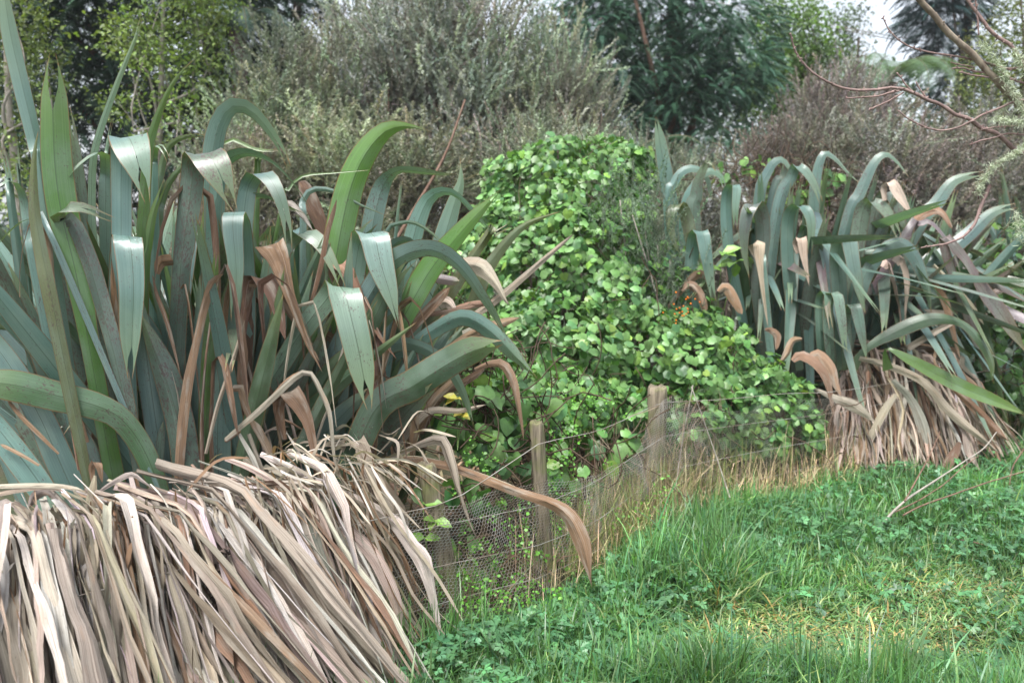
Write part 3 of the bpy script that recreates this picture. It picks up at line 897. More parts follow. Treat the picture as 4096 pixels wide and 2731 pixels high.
def strip():
    t = R.random() ** .8; x0 = -1.45 + 1.05 * t; y0 = 2.78 + (x0 + 1.6) * .5 + R.uniform(0, .3)
    L = R.uniform(.3, .85) * (1.1 - .3 * t); d = np.array((R.normal(.04 + .25 * (t - .5), .14), R.normal(-.05, .08), 1.))
    p = np.array((x0, y0, .55)); pts = [p]
    for k in range(4): d = d + R.normal(0, .06, 3); p = p + d * L / 4; pts.append(p)
    if R.random() < .75:
        s = np.sign(d[0]) * R.uniform(.02, .1); pts.append(p + np.array((s, -.04, .01))); M_ = R.uniform(.15, .5)
        pts.append(p + np.array((s * 1.8, -.07, -M_ * .5))); pts.append(p + np.array((s * 2.2, -.07, -M_)))
    return np.array(pts)
for i in range(40):
    V, F, uv, col = dead_ribbon(strip(), R.uniform(.016, .045))
    put_blade(flax, R.choice(list('nnneert')), V, F, uv, col)
n_dead += 40
for i in range(298 - n_dead):
    V, F, uv, col = dead_ribbon(skirt_path(tq := R.random(), R.choice([0, 0, 1])), min(.095, R.choice(WS, p=WP) * R.uniform(.9, 1.25) * (1.9 - 1.1 * tq)), skirt_face())
    put_blade(flax, R.choice(SK), V, F, uv, col)
def dead_mass(root, paths, kinds, ws=WS, wp=WP, dim=(.75, 1.05)):
    Vs, Fs, Us, Cs, n = [], [], [], [], 0
    for pts in paths:
        V, F, uv, col = dead_ribbon(pts, R.choice(ws, p=wp) * R.uniform(.8, 1.1), skirt_face())
        c = np.array(jit(DEADC[R.choice(kinds)], .16)) * R.uniform(*dim)
        Vs.append(V); Fs.append(F + n); n += len(V); Us.append(uv + np.array((0, R.uniform(0, 300)))); Cs.append(np.tile(c, (len(V), 1)))
    o = mk('dead_leaf_mass', np.vstack(Vs), np.vstack(Fs), M_DEAD, None, col=np.clip(np.vstack(Cs), 0, 1), uv=np.vstack(Us)); reparent(o, root); o['kind'] = 'stuff'
dead_mass(flax, [skirt_path(R.random(), R.choice([1, 2, 2, 3, 3])) for i in range(760)], SK + ['n', 'q'])
print('flax parts', len(flax.children), n_dead)
# finer shreds of the skirt that cannot be picked apart
def shreds(root, name, gen, n, m=M_STRAW):
    A = Acc()
    for i in range(n):
        pts, w, c = gen()
        c4 = catmull(pts, 9); T = nrm(np.gradient(c4, axis=0)); s_ = nrm(np.cross(T, R.normal(size=3)))
        ww = (w * np.clip(np.minimum(np.linspace(0, 6, 9) + .3, np.linspace(6, 0, 9) + .15), 0, 1))[:, None]
        V = np.concatenate([c4 - s_ * ww / 2, c4 + s_ * ww / 2])
        i_ = np.arange(8)
        F = np.concatenate([np.stack([i_, i_ + 1, i_ + 10], 1), np.stack([i_, i_ + 10, i_ + 9], 1)])
        A.add(V, F, c)
    return A.mk(name, m, root)
def g1():
    t = R.random(); fx = -1.6 + 1.12 * t; fy = 2.0 + (fx + 1.6) * .87
    z0 = R.uniform(.1, .7); o = np.array((fx, fy, z0)) - outw * R.uniform(-.02, .14) + outw * (.7 - z0) * .12
    L = R.uniform(.15, .6); fan = .5 * max(0, t - .3) + R.normal(0, .18)
    pts = [o]
    for k in range(3): pts.append(pts[-1] + np.array((0, 0, -L / 3)) + al * fan * L / 3 + R.normal(0, .012, 3))
    pts = np.array(pts); pts[:, 2] = np.maximum(pts[:, 2], .01)
    return pts, R.uniform(.004, .014), np.array(DEADC[R.choice(list('ttwqrkn'))]) * R.uniform(.6, 1.)
o = shreds(flax, 'dead_leaf_shreds', g1, 1500); o.location = -flax.location; o['kind'] = 'stuff'
def g2():
    t = R.random(); fx = -.9 + .5 * t; fy = 2.85 + (fx + .9) * .75
    o = np.array((fx, fy, R.uniform(.6, .74))) + outw * R.uniform(-.15, .1)
    d = nrm(al * R.normal(.6, .6) + outw * R.normal(0, .5) + np.array((0, 0, R.normal(-.1, .3))))
    L = R.uniform(.1, .3)
    return np.array([o, o + d * L * .5 + R.normal(0, .02, 3), o + d * L + np.array((0, 0, -.3 * L))]), R.uniform(.004, .012), np.array(DEADC[R.choice(list('ttwqr'))]) * R.uniform(.7, 1.)
o = shreds(flax, 'dead_leaf_shreds', g2, 90); o.location = -flax.location; o['kind'] = 'stuff'
# dry flower stalk lying across the skirt
A = Acc()
sp = catmull(np.array([P(x, y, YL(x) - .33) for x, y in [(135, 2090), (300, 2098), (430, 2085), (560, 2078), (700, 2068), (820, 2055)]]), 20)
V, F = tube(sp, np.linspace(.007, .003, 20)); A.add(V, F, (.3, .19, .14))
for i in range(26):
    k = R.integers(2, 20); p = sp[k]; d = nrm(np.array((R.uniform(.2, 1), R.normal(0, .4), R.normal(0, .7))))
    L = R.uniform(.02, .07)
    V, F = tube(np.array([p, p + d * L * .5, p + d * L + R.normal(0, .008, 3)]), [.002, .0015, .0008], 4); A.add(V, F, (.38, .24, .16))
for i in range(16):
    p = sp[R.integers(1, 6)] ; d = nrm(np.array((R.normal(0, 1), R.normal(0, .4), R.normal(0, .6)))); L = R.uniform(.03, .08)
    V, F = tube(np.array([p, p + d * L * .5, p + d * L + R.normal(0, .02, 3)]), [.0015, .001, .0006], 3); A.add(V, F, (.42, .28, .2))
o = A.mk('dry_flower_stalk', M_STRAW); tag(o, 'thin dry branched stalk lying across the top of the pale skirt', 'dead stalk')
# crumpled dark dead weed hanging on the skirt
wd = thing('withered_weed', 'dark withered weed with crumpled leaves hanging down the pale dead skirt', 'dead weed', tuple(P(880, 2700, 2.5)))
sp = catmull(np.array([P(x, y, 2.62 - .1) for x, y in [(900, 2150), (905, 2250), (875, 2380), (870, 2480), (830, 2600), (880, 2700)]]), 24)
V, F = tube(sp, .003, 5); o = mk('stem', V, F, M_BARK); reparent(o, wd)
for i in range(22):
    p = sp[R.integers(2, 23)]; n = 5
    g = np.stack(np.meshgrid(np.linspace(-1, 1, n), np.linspace(-1, 1, n)), -1).reshape(-1, 2)
    sz = R.uniform(.012, .028)
    X_, Y_, Z_ = frames(rdir(1), rdir(1))
    q = p + (g[:, :1] * X_ + g[:, 1:] * Y_) * sz * (1.2 - .5 * np.abs(g[:, ::-1][:, :1])) + Z_ * R.normal(0, .4, (n * n, 1)) * sz + R.normal(0, .01, 3)
    ii = [(a * n + b, a * n + b + 1, a * n + b + n + 1, a * n + b + n) for a in range(n - 1) for b in range(n - 1)]
    o = mk('leaf', q, ii, M_BARK, origin=q[12].copy()); reparent(o, wd)

# ------------------------------------------------------------------ far flax on the right
YR = lambda x: 5.75 + (x - 3300) * .0002
flax2 = thing('flax_plant', 'farther flax clump behind the fence, its drooping blades beside the green climber mound', 'flax plant', (2.05, 6.1, 0), 'flax plants along the netting fence')
def sil2(q):
    return bool((q[:, 1] > np.interp(q[:, 0], [2500, 2700, 3200, 4100], [760, 640, 610, 640])).all() and (q[:, 0] > np.interp(q[:, 1], [600, 1200, 1500], [2580, 2650, 2950])).all())
for i in range(260):
    x0 = R.uniform(1.2, 2.75); y0 = 5.85 + R.uniform(0, .8); s_ = (x0 - 1.95) / .8
    az = math.radians(-90 + s_ * 55 + R.normal(0, 35))
    k = R.choice(list('bbbbbddsspv'))
    H = (2.02 - .3 * abs(s_) - .2 * max(0, (6.25 - y0))) * R.uniform(.68, 1.)
    if R.random() < .4:
        grown(flax2, k, (x0, y0, .15), az, abs(R.normal(.1, .1)) + .18 * abs(s_), H * R.uniform(.8, 1.02), R.uniform(.055, .088), R.uniform(.02, .2), split=.06, nseg=30, twist=np.array((R.normal(0, .5), 1, 0)), test=sil2)
    else:
        fa = R.uniform(.48, .72)
        grown(flax2, k, (x0, y0, .15), az, abs(R.normal(.12, .08)) + .18 * abs(s_), H / fa * R.uniform(.55, .9), R.uniform(.055, .088), R.uniform(.0, .15), foldat=fa, foldang=R.uniform(1.3, 2.9), split=.06, nseg=34, twist=np.array((R.normal(0, .9), 1, 0)), test=sil2)
for i in range(26):
    x0 = R.uniform(2.1, 2.8); y0 = 5.8 + R.uniform(0, .5)
    grown(flax2, R.choice(list('bbdsv')), (x0, y0, .4), math.radians(R.normal(-5, 20)), R.uniform(.4, 1.0), R.uniform(.9, 1.5), R.uniform(.06, .09), R.uniform(.1, .4), split=.06, nseg=22, twist=np.array((R.normal(0, .3), 1, 0)))
traced(flax2, """
b 64 .2 | 225,650,0,60 200,500,0,66 175,350,0,62 150,200,0,52 135,110,0,34 128,68,0,6
o 54 -.1 | 300,640,0 262,500,0 235,440,.03 205,450,.07 190,500,.09 205,590,.1 245,665,.1
b 62 -.25 | 290,800,0 285,640,0 300,555,.03 325,552,.07 340,640,.1 355,740,.1 373,848,.1
b 46 .1 | 180,460 205,350 245,295 300,288 345,330 360,420
b 50 .05 | 250,520 300,350 350,300 400,320 420,390
b 52 -.05 | 440,640,0 425,430,0 440,365,.03 468,360,.07 462,450,.1 462,545,.1
s 62 -.15 | 560,800,0 580,560,0 560,450,.03 525,445,.07 502,510,.1 498,620,.1 520,748,.1
b 56 -.1 | 690,760,0 680,540,0 700,455,.03 750,450,.07 778,510,.1 772,645,.1
b 68 -.3 | 900,820,0 890,660,0 905,585,.03 935,580,.07 955,690,.11 985,820,.12 1006,895,.12
b 60 -.15 | 965,860,0 1010,720,0 1080,625,.02 1150,598,.05 1210,650,.08 1255,760,.1 1282,890,.1
s 72 .0 | 960,760,0 980,560,0 1005,440,.02 1060,432,.05 1110,490,.08 1148,580,.09
b 52 .1 | 930,520 985,390 1045,262 1092,228 1140,262 1188,325
b 46 .15 | 790,480 805,300 835,224 880,244 930,300 985,352
v 46 -.1 | 1180,560,0 1230,515,.0 1275,505,.02 1330,560,.05 1380,650,.07 1412,748,.08
d 62 -.45 | 1010,1040,0,30 1140,965,0,60 1280,915,.02,60 1400,930,.05,34 1480,1000,.08,40 1530,1090,.1,34 1540,1185,.1,6
g 60 -.6 | 1090,1040,0,10 1180,1080,.03,40 1300,1145,.06,58 1420,1205,.1,60 1540,1255,.14,50 1690,1320,.18,6
v 50 -.2 | 1330,600,0,40 1400,640,.0,40 1450,710,.03,34 1500,800,.05,60 1560,880,.07,66 1620,970,.09,50 1680,1060,.1,20
b 44 -.35 | 820,1000,0 815,850,0 828,805,.03 848,805,.06 846,860,.08 844,915,.08
s 46 -.4 | 860,1040,0 850,860,0 865,808,.03 890,815,.06 905,900,.09 922,1055,.1
s 50 -.4 | 930,1060,0 920,900,0 940,855,.03 965,865,.06 985,960,.09 1010,1085,.1
s 70 .05 | 1030,560,0 1060,440,0 1100,385,.03 1130,430,.06 1165,520,.08 1195,600,.08
b 66 .1 | 1200,560 1300,430 1370,340 1450,312 1500,305
b 70 .0 | 1230,720 1340,640 1440,560 1540,470 1640,440
b 60 .12 | 620,420 660,320 672,250
b 50 .1 | 560,460 600,300 650,250 690,290 720,380
b 56 .05 | 640,480,0 700,320,0 720,275,.02 760,300,.04 800,370,.06 820,430,.06
s 70 .0 | 290,520 300,400 310,330 350,260 380,300
""", 2500, 400, .9568, YR, (3350, 1480))
traced(flax2, """
t 50 -.35 | 560,660,0,30 535,602,.0,46 562,600,.02,56 565,680,.03,30 578,800,.04,16 597,945,.04,6
t 40 -.3 | 725,640,0,24 712,590,.0,36 735,578,.02,44 745,650,.03,30 770,778,.04,6
r 40 -.3 | 350,750,0,20 325,730,.0,36 285,745,.02,46 220,820,.03,26 142,912,.04,6
r 46 -.35 | 240,800,0,16 275,775,.0,40 310,820,.02,46 335,890,.03,30
r 40 -.4 | 390,800,0,16 420,782,.0,46 455,830,.02,50 490,895,.03,26
r 30 -.5 | 585,960,0,12 610,965,.0,26 635,990,.02,30 632,1045,.03,10
r 40 -.5 | 740,1000,0,14 705,1005,.0,34 680,1055,.02,36 642,1112,.03,8
t 60 -.25 | 1080,700,0,30 1105,675,.0,60 1130,760,.02,56 1150,880,.03,20 1160,1010,.04,6
k 60 -.2 | 1130,680,0,40 1165,660,.0,60 1190,760,.02,50 1175,900,.03,14 1180,1020,.04,5
r 34 -.55 | 700,1090,0,20 735,1065,.0,44 800,1100,.02,44 850,1180,.03,34 875,1330,.04,6
r 36 -.55 | 770,1080,0,20 805,1065,.0,44 855,1120,.02,50 880,1190,.03,30 905,1240,.04,6
t 38 -.6 | 790,1205,0,8 880,1250,.0,34 960,1285,.02,52 1045,1345,.03,8
k 40 -.1 | 1090,420,0,24 1085,360,0,30 1115,345,.02,42 1150,400,.04,44 1195,475,.05,10
r 44 .0 | 1200,520,0,24 1260,470,.0,44 1320,468,.02,30 1370,540,.03,14
t 20 -.2 | 1290,690,0,14 1360,760,0,18 1450,860,0,18 1500,940,0,8
r 24 -.2 | 1290,760,0,20 1340,850,.0,34 1370,960,.02,24 1400,1080,.03,10
t 20 -.1 | 1220,880,0,14 1350,890,0,20 1520,895,0,16
t 30 .1 | 1500,830,0,20 1600,780,.0,40 1668,760,0,50
t 44 -.45 | 980,1080,0,20 1100,1110,.0,30 1250,1180,.02,36 1350,1290,.03,44 1440,1370,.04,40 1570,1480,.05,10
n 46 -.5 | 1290,1130,0,20 1400,1230,.0,30 1500,1330,.02,40 1560,1390,.03,40 1605,1425,.04,10
t 36 -.6 | 1130,1230,0,20 1085,1290,.0,36 1030,1400,.02,34 960,1570,.03,24
w 40 -.5 | 1120,1170,0,20 1200,1260,.0,34 1250,1380,.02,50 1270,1500,.03,40
e 40 -.62 | 1400,1430,.0,16 1375,1480,.02,40 1335,1540,.03,40 1300,1590,.03,12
t 30 -.4 | 1250,1000,0,14 1180,1040,0,30 1370,930,0,26 1400,935,0,12
""", 2500, 400, .9568, YR)
def path2():
    t = R.random()
    a = P(3370 + 460 * t, 1430 + R.normal(0, 30), 5.75 - .1 * t); lay = R.random()
    b = P(3400 + 660 * t + R.normal(0, 70), 1925 - 110 * t + R.normal(0, 25), 4.95 + .4 * t); b[2] = max(.02, b[2] * .3)
    a = a + np.array((0, .12, -.12)) * lay; b = b + np.array((0, .15, 0)) * lay
    s0 = R.choice([0, 0, R.uniform(0, .5)]); e0 = R.choice([1, 1, R.uniform(.6, 1.)])
    pts = []
    for k in np.linspace(s0, e0, 6):
        p = a + (b - a) * k; p[2] += .1 * math.sin(math.pi * min(k, 1)) * (1 - .5 * lay); pts.append(p + R.normal(0, .016, 3))
    if s0 == 0: pts.insert(0, a + np.array((-.15, .15, -.02)))
    return np.array(pts)
nd2 = sum(1 for o in flax2.children if o.name.startswith('dead'))
for i in range(240):
    V, F, uv, col = dead_ribbon(path2(), R.choice([.014, .024, .035, .05]) * R.uniform(.9, 1.2), np.array((R.normal(0, .4), 1, -.2)))
    put_blade(flax2, R.choice(list('ttkkwrqn')), V, F, uv, col)
dead_mass(flax2, [path2() for i in range(260)], list('ttkrqn'))
print('flax2 parts', len(flax2.children))
flax3 = thing('flax_plant', 'upright pale flax clump at the right edge behind the lichened twig', 'flax plant', (3.9, 7.2, 0), 'flax plants along the netting fence')
for i in range(70):
    x0 = R.uniform(3.3, 4.8); y0 = 7 + R.uniform(0, .6); s_ = (x0 - 4.1) / .8
    grown(flax3, R.choice(list('bbbpyd')), (x0, y0, .1), math.radians(R.choice([180, 0, -90]) + R.normal(0, 30)), abs(R.normal(.3, .2)), R.uniform(1.25, 1.9), R.uniform(.06, .09), R.uniform(.05, .4), split=.06, nseg=20, twist=np.array((R.normal(0, .5), 1, 0)))
#--PART3--
# ------------------------------------------------------------------ wire netting fence
def fpt(s):
    """point on the fence line at arc length s (from x=-1.6)"""
    seg = np.linalg.norm(np.diff(FENCE, axis=0), axis=1); cum = np.concatenate([[0], np.cumsum(seg)])
    return np.stack([np.interp(s, cum, FENCE[:, 0]), np.interp(s, cum, FENCE[:, 1])], -1)
fence = thing('wire_fence', 'low wire netting fence on timber posts between the flax clumps', 'fence', (.17, 3.9, 0))
def netting(s0, s1, z0f, z1f, cell=.0165, r=.001):
    w = cell; h = cell * 1.0
    ns = int((s1 - s0) / w); 
    edges = []
    rows = int(.62 / (h * .75))
    P2 = []
    for j in range(rows):
        off = (j % 2) * .5
        for i in range(ns):
            cx = s0 + (i + off) * w; cz = j * h * .75
            # each cell owns three edges: upper-left slope, upper-right slope, right upright
            a = (cx - w / 2, cz + h * .25); b = (cx, cz + h * .5); c = (cx + w / 2, cz + h * .25); d = (cx + w / 2, cz - h * .25)
            P2 += [(a, b), (b, c), (c, d)]
    E = np.array(P2)                                            # m,2,2
    ztop = z1f(E[..., 0].mean(1)); keep = E[:, :, 1].max(1) < ztop
    E = E[keep]
    s, z = E[..., 0], E[..., 1]
    xy = fpt(s.ravel()).reshape(*s.shape, 2)
    bul = .035 * np.sin(s * 3.1) * np.sin(z * 6) + .02 * np.sin(s * 11 + z * 9) + .012 * np.sin(s * 23 + 2) * np.sin(z * 17)
    x = xy[..., 0] + bul * .6 + .006 * np.sin(z * 31 + s * 7); y = xy[..., 1] - bul * .8
    zz = z + .012 * np.sin(s * 9) + .02 * np.sin(s * 2.3 + 1)
    Q = np.stack([x, y, zz], -1)                                # m,2,3
    d = nrm(Q[:, 1] - Q[:, 0]); nn = nrm(np.cross(d, np.array((.6, -.8, .01)))); bb = np.cross(d, nn)
    V = []
    for e in (0, 1):
        for k in range(3):
            a = 2.094 * k
            V.append(Q[:, e] + (r * np.where(s.mean(1) > cum[6] + .3, .6, 1.))[:, None] * (math.cos(a) * nn + math.sin(a) * bb))
    V = np.stack(V, 1).reshape(-1, 3)
    base = (np.arange(len(E)) * 6)[:, None]
    F = np.concatenate([base + np.array([[a, (a + 1) % 3, (a + 1) % 3 + 3, a + 3]]) for a in range(3)])
    return V, F
ztop = lambda s: .44 + .03 * np.sin(s * 4) + .13 * np.exp(-((s - 5.05) / .22) ** 2) + .09 * np.clip((s - 5.2), 0, 1)
seg = np.linalg.norm(np.diff(FENCE, axis=0), axis=1); cum = np.concatenate([[0], np.cumsum(seg)])
s_post = [cum[3], cum[4], cum[6], cum[7], cum[8]]
ztop = lambda s: .45 + .02 * np.sin(s * 4) + .2 * np.exp(-((s - cum[6]) / .2) ** 2) + .06 * np.clip((s - cum[6]), 0, 1)
V, F = netting(1.2, cum[7] + .25, None, ztop)
o = mk('netting', V, F, M_WIRE); reparent(o, fence); o['kind'] = 'stuff'
def post(x, y, h, r, lean, rs, split_=True):
    n = 14; V = []; F = []
    rng = np.random.default_rng(rs)
    prof_ = 1 + rng.normal(0, .035, n)
    flat = lambda a: 1 - .12 * max(0, math.cos(a - .9)) ** 6
    levels = [0, .06, .35, .7, .93, .985, 1.]
    for li, f in enumerate(levels):
        sc = 1. if li < 5 else (.97 if li == 5 else .86)
        for k in range(n):
            a = 2 * math.pi * k / n
            rr = r * prof_[k] * flat(a) * sc * (1 + .03 * math.sin(f * 9 + k))
            zz = h * f + (0 if li < 5 else rng.normal(0, .004))
            V.append((x + rr * math.cos(a) + lean[0] * f, y + rr * math.sin(a) + lean[1] * f, zz))
    for li in range(len(levels) - 1):
        for k in range(n):
            a, b = li * n + k, li * n + (k + 1) % n
            F += [(a, b, b + n), (a, b + n, a + n)]
    c = len(V); V.append((x + lean[0], y + lean[1], h - .006))
    t0 = (len(levels) - 1) * n
    for k in range(n): F.append((t0 + k, t0 + (k + 1) % n, c))
    o = mk('post', V, F, M_POST, smooth=False); reparent(o, fence)
    # radial drying cracks in the end grain
    A = Acc()
    for k in range(3):
        a = rng.uniform(0, 6.28); d = np.array((math.cos(a), math.sin(a), 0)); p0 = np.array((x + lean[0], y + lean[1], h + .0015)); q = np.array((-d[1], d[0], 0)) * .0015
        A.add(np.array([p0 - q, p0 + q, p0 + d * r * .8]), np.array([(0, 1, 2)]), (.1, .08, .06))
    c_ = A.mk('drying_crack', M_BARK, o); return o
post(.77, 4.56, .655, .052, (0.0, .0), 1)
post(.15, 3.52, .7, .03, (-.05, 0), 2)
post(-.22, 3.24, .6, .038, (-.11, .0), 3)
post(2.3, 5.55, .45, .05, (0, 0), 4)
post(4.3, 6.75, .6, .05, (0, 0), 5)
for zi, r in ((.58, .0017), (.42, .0012), (.25, .0012), (.1, .0012)):
    ss = np.linspace(1., cum[9] - 1, 90)
    xy = fpt(ss); z = zi + .012 * np.sin(ss * 2.1 + zi * 9) 
    pth = np.stack([xy[:, 0] + .012, xy[:, 1] - .05, z], -1)
    if zi == .58:                                                       # the top wire sags between the posts
        z = np.interp(ss, [1, cum[3], cum[4], cum[6], cum[7], cum[8], cum[9]], [.5, .5, .66, .615, .55, .5, .5]) - .012 * np.abs(np.sin((ss - cum[4]) * 3))
        pth[:, 2] = z
    V, F = tube(pth, r, 5); o = mk('wire', V, F, M_WIRE); reparent(o, fence)

# ------------------------------------------------------------------ green climber smothering the fence and a bush
BL = []                                     # blobs: centre, radii
def blob(x, y, Y, rx, ry, rz): BL.append((P(x, y, Y), np.array((rx, ry, rz))))
blob(2240, 860, 6.1, .60, .55, .46)
blob(2130, 800, 6.1, .35, .4, .30)
blob(1990, 1120, 6.0, .34, .4, .42)
blob(2230, 600, 6.1, .2, .2, .1)
blob(2520, 640, 6.1, .14, .2, .09)
blob(2460, 700, 6.1, .27, .3, .22)
blob(2120, 1080, 5.9, .52, .6, .5)
blob(2330, 1150, 5.7, .62, .6, .5)
blob(2200, 1400, 5.3, .60, .5, .36)
blob(2500, 1400, 5.4, .55, .5, .4)
blob(2720, 1490, 5.25, .50, .42, .35)
blob(2960, 1600, 5.2, .42, .35, .26)
blob(3120, 1640, 5.3, .26, .25, .18)
blob(2450, 1620, 4.85, .42, .26, .2)
blob(2780, 1660, 4.95, .36, .24, .2)
blob(2180, 1620, 4.6, .42, .3, .22)
blob(1950, 1600, 4.2, .32, .24, .24)
blob(2350, 1690, 4.7, .3, .12, .13)
blob(2960, 1740, 4.95, .34, .12, .14)
blob(3180, 1720, 5.1, .2, .12, .16)
def climb_points(blobs, n, lump=.16, seed=0):
    cs = np.array([b[0] for b in blobs]); rs = np.array([b[1] for b in blobs])
    area = (rs[:, 0] * rs[:, 2] + rs[:, 0] * rs[:, 1] + rs[:, 1] * rs[:, 2]); pr = area / area.sum()
    pos = []; nor = []
    while len(pos) < n:
        k = R.choice(len(blobs), p=pr); d = nrm(R.normal(size=3))
        if d[1] > .5 and R.random() < .6: continue
        depth = 1. - abs(R.normal(0, .09)) if R.random() < .72 else R.uniform(.6, .9)
        lp = mnoise.noise(Vector(tuple(cs[k] * 1.3 + d * 2.2))) * lump * 2
        p = cs[k] + d * rs[k] * (depth + lp)
        if depth > .8 and mnoise.noise(Vector(tuple(p * 4.5))) < -.27: continue
        q = np.sum(((p - cs) / rs) ** 2, 1); q[k] = 9
        if q.min() < .62: continue
        if p[2] < .05: continue
        pos.append(p); nor.append(nrm(d / rs[k]))
    return np.array(pos), np.array(nor)
VC = np.array((.125, .25, .072))
def vine_frames(nor):
    m = len(nor)
    N = nrm(nor * .8 + np.array((0, -.25, .62)) + R.normal(0, .38, (m, 3)))
    down = nrm(np.array((0, 0, -1.)) + nor * .6 + R.normal(0, .45, (m, 3)))
    return frames(down, N)
def vine_cols(m, base=VC):
    c = vcol(base, m, .24, .05)
    yy = R.random(m) < .1; c[yy] = c[yy] * np.array((1.4, 1.2, .8))
    dk = R.random(m) < .2; c[dk] = c[dk] * np.array((.62, .72, .9))
    yl = R.random(m) < .0; c[yl] = np.array((.5, .42, .05))
    return c
def climber(root, blobs, n, size, base=VC, nparts=292, lump=.16):
    pos, nor = climb_points(blobs, n, lump)
    X, Y, Z = vine_frames(nor); col = vine_cols(n, base)
    sc = size * np.clip(np.exp(R.normal(0, .2, n)), .6, 1.35) * 1.05
    # leaves nearest the camera and facing it become parts of their own
    cam_ = np.array((0, 0, CAMZ)); dist = np.linalg.norm(pos - cam_, axis=1)
    facing = -np.sum(Z * nrm(pos - cam_), 1)
    outer = facing * sc / dist
    order = np.argsort(-outer); own = set(order[:nparts].tolist())
    for i in order[:nparts]:
        V, F = HEARTS[i % 6]
        me = HM[i % 6]
        M = np.eye(4); M[:3, 0] = X[i] * sc[i]; M[:3, 1] = Y[i] * sc[i]; M[:3, 2] = Z[i] * sc[i]; M[:3, 3] = pos[i] - np.array(root.location)
        from mathutils import Matrix
        inst('leaf', me, root, M=Matrix(M.tolist()), color=(*col[i], 1))
    rest = order[nparts:]
    A = Acc()
    for h in range(6):
        ids = rest[rest % 6 == h]
        V, F = HEARTL[h]
        v_, f_, c_ = scatter(V, F, pos[ids], X[ids], Y[ids], Z[ids], sc[ids], col[ids])
        A.add(v_, f_, c_)
    o = A.mk('foliage', M_VINE); reparent(o, root); o['kind'] = 'stuff'
    # petioles and stems
    A = Acc()
    for i in range(0, n, 6):
        p = pos[i]; q = p - nor[i] * R.uniform(.05, .12) + np.array((0, 0, -.03)) + R.normal(0, .02, 3)
        V, F = tube(np.array([p, (p + q) / 2 + R.normal(0, .006, 3), q]), .0016, 3, False); A.add(V, F, (.12, .1, .05))
    for k in range(160):
        i = R.integers(n); p = pos[i] - nor[i] * .1; pts = [p]
        d = rdir(1)[0]
        for s_ in range(5):
            d = nrm(d + R.normal(0, .5, 3) + np.array((0, 0, .1))); pts.append(pts[-1] + d * .09)
        V, F = tube(catmull(np.array(pts), 9), .003, 4, False); A.add(V, F, (.09, .06, .04))
    o = A.mk('stems', M_STRAW); reparent(o, root); o['kind'] = 'stuff'
HM = [mk('heart_leaf', V, F, M_VINE, link=False) for V, F in HEARTS]
vine = thing('climbing_plant', 'bright green heart leaved climber heaped in a mound over the middle of the fence', 'climber', (.6, 5.4, 0), 'climbers')
climber(vine, BL, 14000, .048, lump=.24)
BL2 = [(P(4020, 1150, 6.4), np.array((.5, .35, .45))), (P(4150, 1450, 6.2), np.array((.6, .35, .5))), (P(3960, 1350, 6.3), np.array((.3, .25, .35)))]
vine2 = thing('climbing_plant', 'dark climber with small leaves at the right edge beside the dead flax blades', 'climber', (3.6, 6.3, 0), 'climbers')
climber(vine2, BL2, 1500, .06, base=np.array((.06, .13, .035)), nparts=150)
BL3 = [(P(3030, 672, 6.9), np.array((.16, .1, .08))), (P(3310, 715, 6.9), np.array((.16, .1, .07))), (P(3180, 770, 6.9), np.array((.3, .12, .12))), (P(2900, 720, 6.9), np.array((.1, .1, .1)))]
vine3 = thing('climbing_plant', 'sprigs of bright round leaves poking up behind the far flax clump', 'climber', (2.2, 6.9, 0), 'climbers')
climber(vine3, BL3, 90, .075, nparts=60)
def stemup(root, p):
    V, F = tube(np.array([(p[0], p[1], 0), (p[0] + .05, p[1], p[2] * .5), tuple(p)]), .008, 5); o = mk('stem', V, F, M_BARK); reparent(o, root)
for b in BL3: stemup(vine3, b[0])
for b in BL2: stemup(vine2, b[0])
for b in BL[:8]: stemup(vine, b[0])
# loose leaves hanging in the gap between near flax and fence posts
BL4 = [(P(1930, 1640, 3.85), np.array((.20, .15, .16))), (P(1990, 1800, 3.75), np.array((.14, .08, .1))), (P(2080, 1600, 4.1), np.array((.22, .15, .16))), (P(1980, 2000, 3.6), np.array((.1, .05, .06))), (P(1760, 1960, 3.45), np.array((.12, .06, .05))), (P(1870, 2250, 3.5), np.array((.14, .08, .14))),
       (P(1850, 1480, 4.1), np.array((.18, .15, .16))), (P(2230, 1880, 4.0), np.array((.2, .1, .12))), (P(2420, 1780, 4.3), np.array((.22, .1, .12)))]
vine4 = thing('climbing_plant', 'sparse leaves trailing down behind the netting beside the left posts', 'climber', (-.1, 3.8, 0), 'climbers')
climber(vine4, BL4, 300, .066, nparts=270, lump=.4)
BL5 = [(P(3040, 1900, 5.2), np.array((.35, .06, .12))), (P(2820, 1850, 5.0), np.array((.3, .08, .14))), (P(3250, 1800, 5.4), np.array((.3, .08, .16)))]
vine5 = thing('climbing_plant', 'dull leaves pressed behind the netting right of the thick post', 'climber', (1.3, 5.1, 0), 'climbers')
climber(vine5, BL5, 420, .065, base=np.array((.11, .19, .05)), nparts=200, lump=.3)

